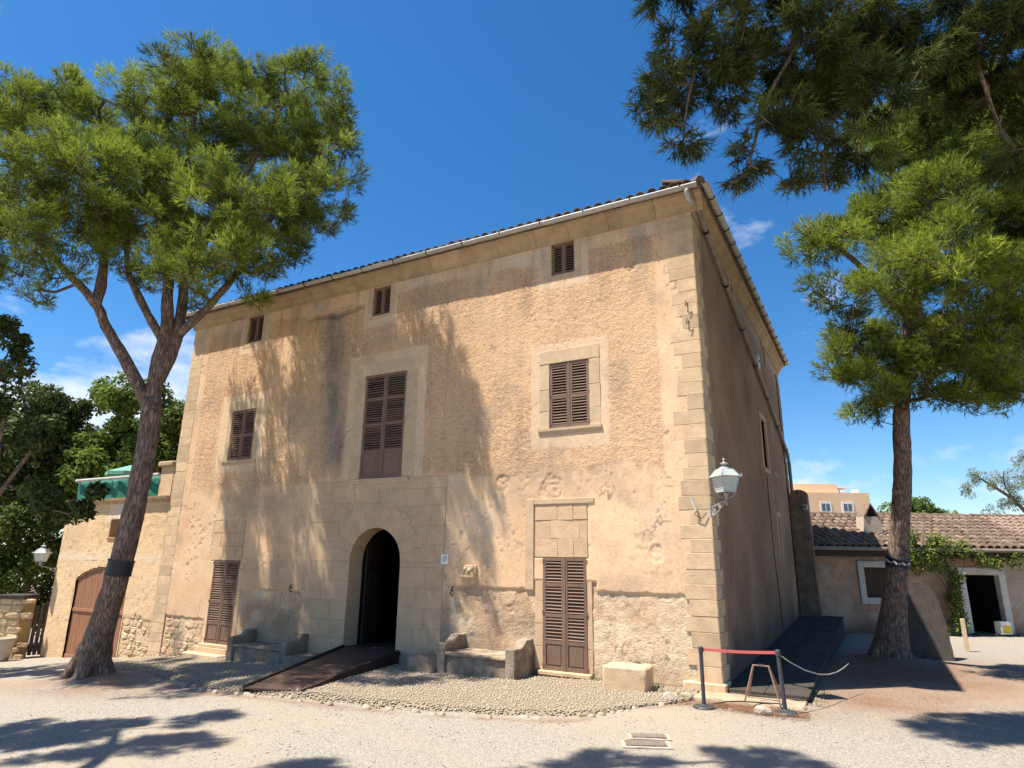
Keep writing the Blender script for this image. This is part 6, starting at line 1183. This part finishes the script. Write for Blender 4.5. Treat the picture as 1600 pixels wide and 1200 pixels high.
# carob whose boughs reach in from the left
LC = [(-16.2, -4.6, 5.3, 0.8), (-15.4, -4.3, 6.2, 0.6), (-15.0, -4.2, 5.0, 0.7), (-16.6, -4.4, 4.2, 0.8), (-15.4, -3.9, 4.0, 0.7), (-16.9, -4.5, 6.4, 0.7), (-14.6, -3.6, 4.5, 0.45), (-17.3, -3.9, 3.6, 0.8), (-16.2, -3.5, 3.4, 0.6), (-18.3, -4.6, 5.0, 1.0), (-18.6, -4.4, 3.5, 1.0), (-14.85, -4.4, 6.7, 0.42), (-15.3, -4.6, 7.2, 0.35), (-13.7, -3.5, 3.15, 0.28), (-13.3, -3.3, 2.9, 0.2), (-14.3, -3.6, 3.35, 0.32), (-11.9, -3.75, 2.85, 0.18), (-11.7, -3.72, 3.2, 0.14), (-13.9, -3.3, 2.6, 0.2)]
t = bush_tree('dark glossy leaved carob reaching towards the leaning pine', (-18.6, -4.2, gz(-18.6, -4.2)), LC, 20000, M['carob'], 26, 0.062, 0.15, group=None, dens=12, cr=(0.2, 0.36))
b = MB(); bb = Vector((-18.6, -4.2, gz(-18.6, -4.2)))
for pts in ([(-16.5, -4.2, 3.8), (-15.0, -3.8, 3.5), (-13.7, -3.5, 2.95), (-12.4, -3.72, 2.8), (-11.8, -3.74, 3.0)], [(-16.2, -4.4, 5.0), (-15.6, -4.3, 5.9), (-15.0, -4.4, 6.6)], [(-14.4, -3.6, 3.2), (-14.0, -3.4, 2.7), (-13.3, -3.3, 2.75)]): b.tube([Vector(p)-bb for p in pts], [0.04, 0.03, 0.02, 0.014, 0.01][:len(pts)], 6)
b.build('bough', M['twig'], t)

# ------------------------------------------------------------------ climber on the outbuilding, far trees
t = thing('climbing_plant', 'leafy climber spreading over the outbuilding eave beside its doorway', 'climber', (4.2, 14.5, gz(4.2, 14.5)))
LI = [(3.3, 13.9, 2.25, 0.32), (3.65, 14.1, 2.35, 0.36), (3.5, 14.0, 1.95, 0.3), (4.0, 14.3, 2.1, 0.34), (4.3, 14.45, 2.5, 0.34), (4.7, 14.6, 2.4, 0.3), (4.35, 14.5, 1.7, 0.28), (4.45, 14.55, 1.3, 0.24), (4.4, 14.55, 0.9, 0.2), (4.4, 14.55, 0.5, 0.2), (5.2, 14.9, 2.2, 0.22), (5.7, 15.2, 2.1, 0.18), (4.1, 14.2, 2.75, 0.22), (3.4, 13.8, 2.75, 0.15), (4.35, 14.5, 0.15, 0.2), (6.2, 15.45, 2.15, 0.15)]
leaves('foliage', rel(LI, (4.2, 14.5, gz(4.2, 14.5))), 5200, t, M['ivy'], 41, 0.045, dens=22, cr=(0.2, 0.42), asp=0.6)
b = MB()
for k in range(5): b.tube([(0.2+0.05*k, 0.1, -0.1), (0.15+0.06*k*math.sin(k), 0.05, 0.9), (-0.1+0.12*k, -0.05, 1.7), (-0.7+0.35*k, -0.4+0.2*k, 2.4)], [0.02, 0.016, 0.012, 0.006], 6)
b.build('stem', M['twig'], t)
bush_tree('bright green round tree beyond the tiled roof by the chimney', (4.3, 30.5, -0.2), [(3.6, 30.2, 4.5, 0.8), (4.6, 30.8, 4.9, 0.75), (5.3, 31.2, 4.6, 0.8), (2.8, 29.8, 4.2, 0.6), (6.1, 31.4, 4.2, 0.6), (4.4, 30.6, 3.8, 1.2), (5.6, 31.2, 3.6, 1.0), (3.2, 30.0, 3.4, 0.9)], 14000, M['fartree'], 42, 0.09, group=None, dens=12)
t = thing('sparse_tree', 'thin grey green tree with bare dark limbs beyond the tiled roof', 'tree', (10.5, 33.0, -0.2))
chains = [([(0, 0, -0.2), (-0.2, 0, 3.0), (-0.5, 0, 4.6)], [0.3, 0.24, 0.18]), ([(-0.5, 0, 4.4), (-1.3, -0.4, 5.6), (-2.4, -1.0, 6.5), (-3.2, -1.4, 7.1)], [0.12, 0.09, 0.06, 0.02]), ([(-0.4, 0, 4.4), (-0.2, 0.1, 6.4), (-0.4, 0.2, 8.0)], [0.14, 0.09, 0.03]), ([(-0.3, 0, 4.2), (1.0, 0.5, 6.2), (1.8, 0.8, 7.6)], [0.12, 0.08, 0.03]), ([(-1.3, -0.4, 5.6), (-1.6, -0.6, 6.5), (-1.5, -0.6, 7.2)], [0.05, 0.03, 0.015])]
trunk_mesh(chains, 8, 8).build('trunk', M['bark'], t, smooth=True)
LO = [(-2.9, -1.3, 6.9, 0.5), (-2.2, -1.0, 6.3, 0.5), (-1.6, -0.6, 6.9, 0.5), (-1.2, -0.4, 6.0, 0.6), (-3.3, -1.5, 6.0, 0.4), (-0.3, 0, 7.6, 0.7), (-0.6, 0, 6.6, 0.7), (0.2, 0.2, 6.3, 0.7), (0.8, 0.4, 7.2, 0.8), (1.5, 0.7, 7.6, 0.8), (0.2, 0.2, 8.2, 0.6), (-0.9, -0.2, 5.3, 0.6), (0.6, 0.4, 5.4, 0.8), (1.8, 0.8, 6.4, 0.9), (-1.9, -0.8, 5.4, 0.5), (-2.4, -1.0, 4.9, 0.5)]
leaves('crown', LO, 11000, t, M['olive'], 43, 0.06, dens=12, cr=(0.25, 0.4), asp=0.3)

# ------------------------------------------------------------------ weeds and fallen needles
rg = np.random.default_rng(77)
spots = [(-1.0, -0.12), (-1.72, -0.1), (-2.1, -0.08), (-3.3, -0.06), (-0.8, -0.5), (-0.55, -0.72), (-5.65, -0.1), (-10.9, -0.08), (-12.95, -0.1), (-13.6, -0.08), (-14.4, -0.06), (-15.2, -0.08), (-15.9, -0.08), (1.27, 0.25), (1.3, 0.9), (1.26, -0.1), (-8.0, -0.5), (-4.2, -0.75)]
sx = np.concatenate([rg.normal(x, 0.10, 26) for x, y in spots]); sy = np.concatenate([rg.normal(y-0.02, 0.03, 26) for x, y in spots]); sz = ground_z(sx, sy)+0.045*(sx < -0.3)
k = len(sx); up = unit(np.stack([rg.normal(0, 0.5, k), rg.normal(-0.2, 0.5, k), np.ones(k)], -1)); ln = rg.uniform(0.04, 0.13, (k, 1)); wv = unit(np.cross(up, rg.normal(size=(k, 3))))*0.006; Pz = np.stack([sx, sy, sz], -1)
me = tri_mesh_fast('weeds', np.stack([Pz-wv, Pz+wv, Pz+up*ln], 1).reshape(-1, 3), np.arange(3*k).reshape(-1, 3)); set_tint(me, np.repeat(rg.random(k), 3)); link('weeds', me, M['ivy'], None, label='sparse green weeds sprouting along the foot of the walls', cat='weeds', kind='stuff')
k = 9000; cx = np.where(rg.random(k) < 0.45, rg.normal(0.5, 0.55, k), np.where(rg.random(k) < 0.6, rg.normal(2.6, 1.3, k), rg.normal(-10.6, 1.3, k))); cy = np.where(cx < -6, rg.normal(-4.0, 0.5, k), np.where(cx < 1.3, rg.normal(-0.9, 0.16, k), rg.normal(2.2, 1.6, k)))
cz = ground_z(cx, cy)+0.028+(fbm(cx, cy, 1.6, 5)-0.5)*0.05; a = rg.uniform(0, 6.28, k); d = np.stack([np.cos(a), np.sin(a), rg.normal(0, 0.08, k)], -1)*0.05; wv = np.stack([-np.sin(a), np.cos(a), np.zeros(k)], -1)*0.0035; Pz = np.stack([cx, cy, cz], -1)
me = tri_mesh_fast('needle_litter', np.stack([Pz-wv, Pz+wv, Pz+d], 1).reshape(-1, 3), np.arange(3*k).reshape(-1, 3)); link('needle_litter', me, simple('dry_needles', (0.30, 0.15, 0.08), (0.18, 0.09, 0.05), scale=8, rough=0.9, bump=0), None, label='dry red brown pine needles drifted on the ground', cat='needles', kind='stuff')
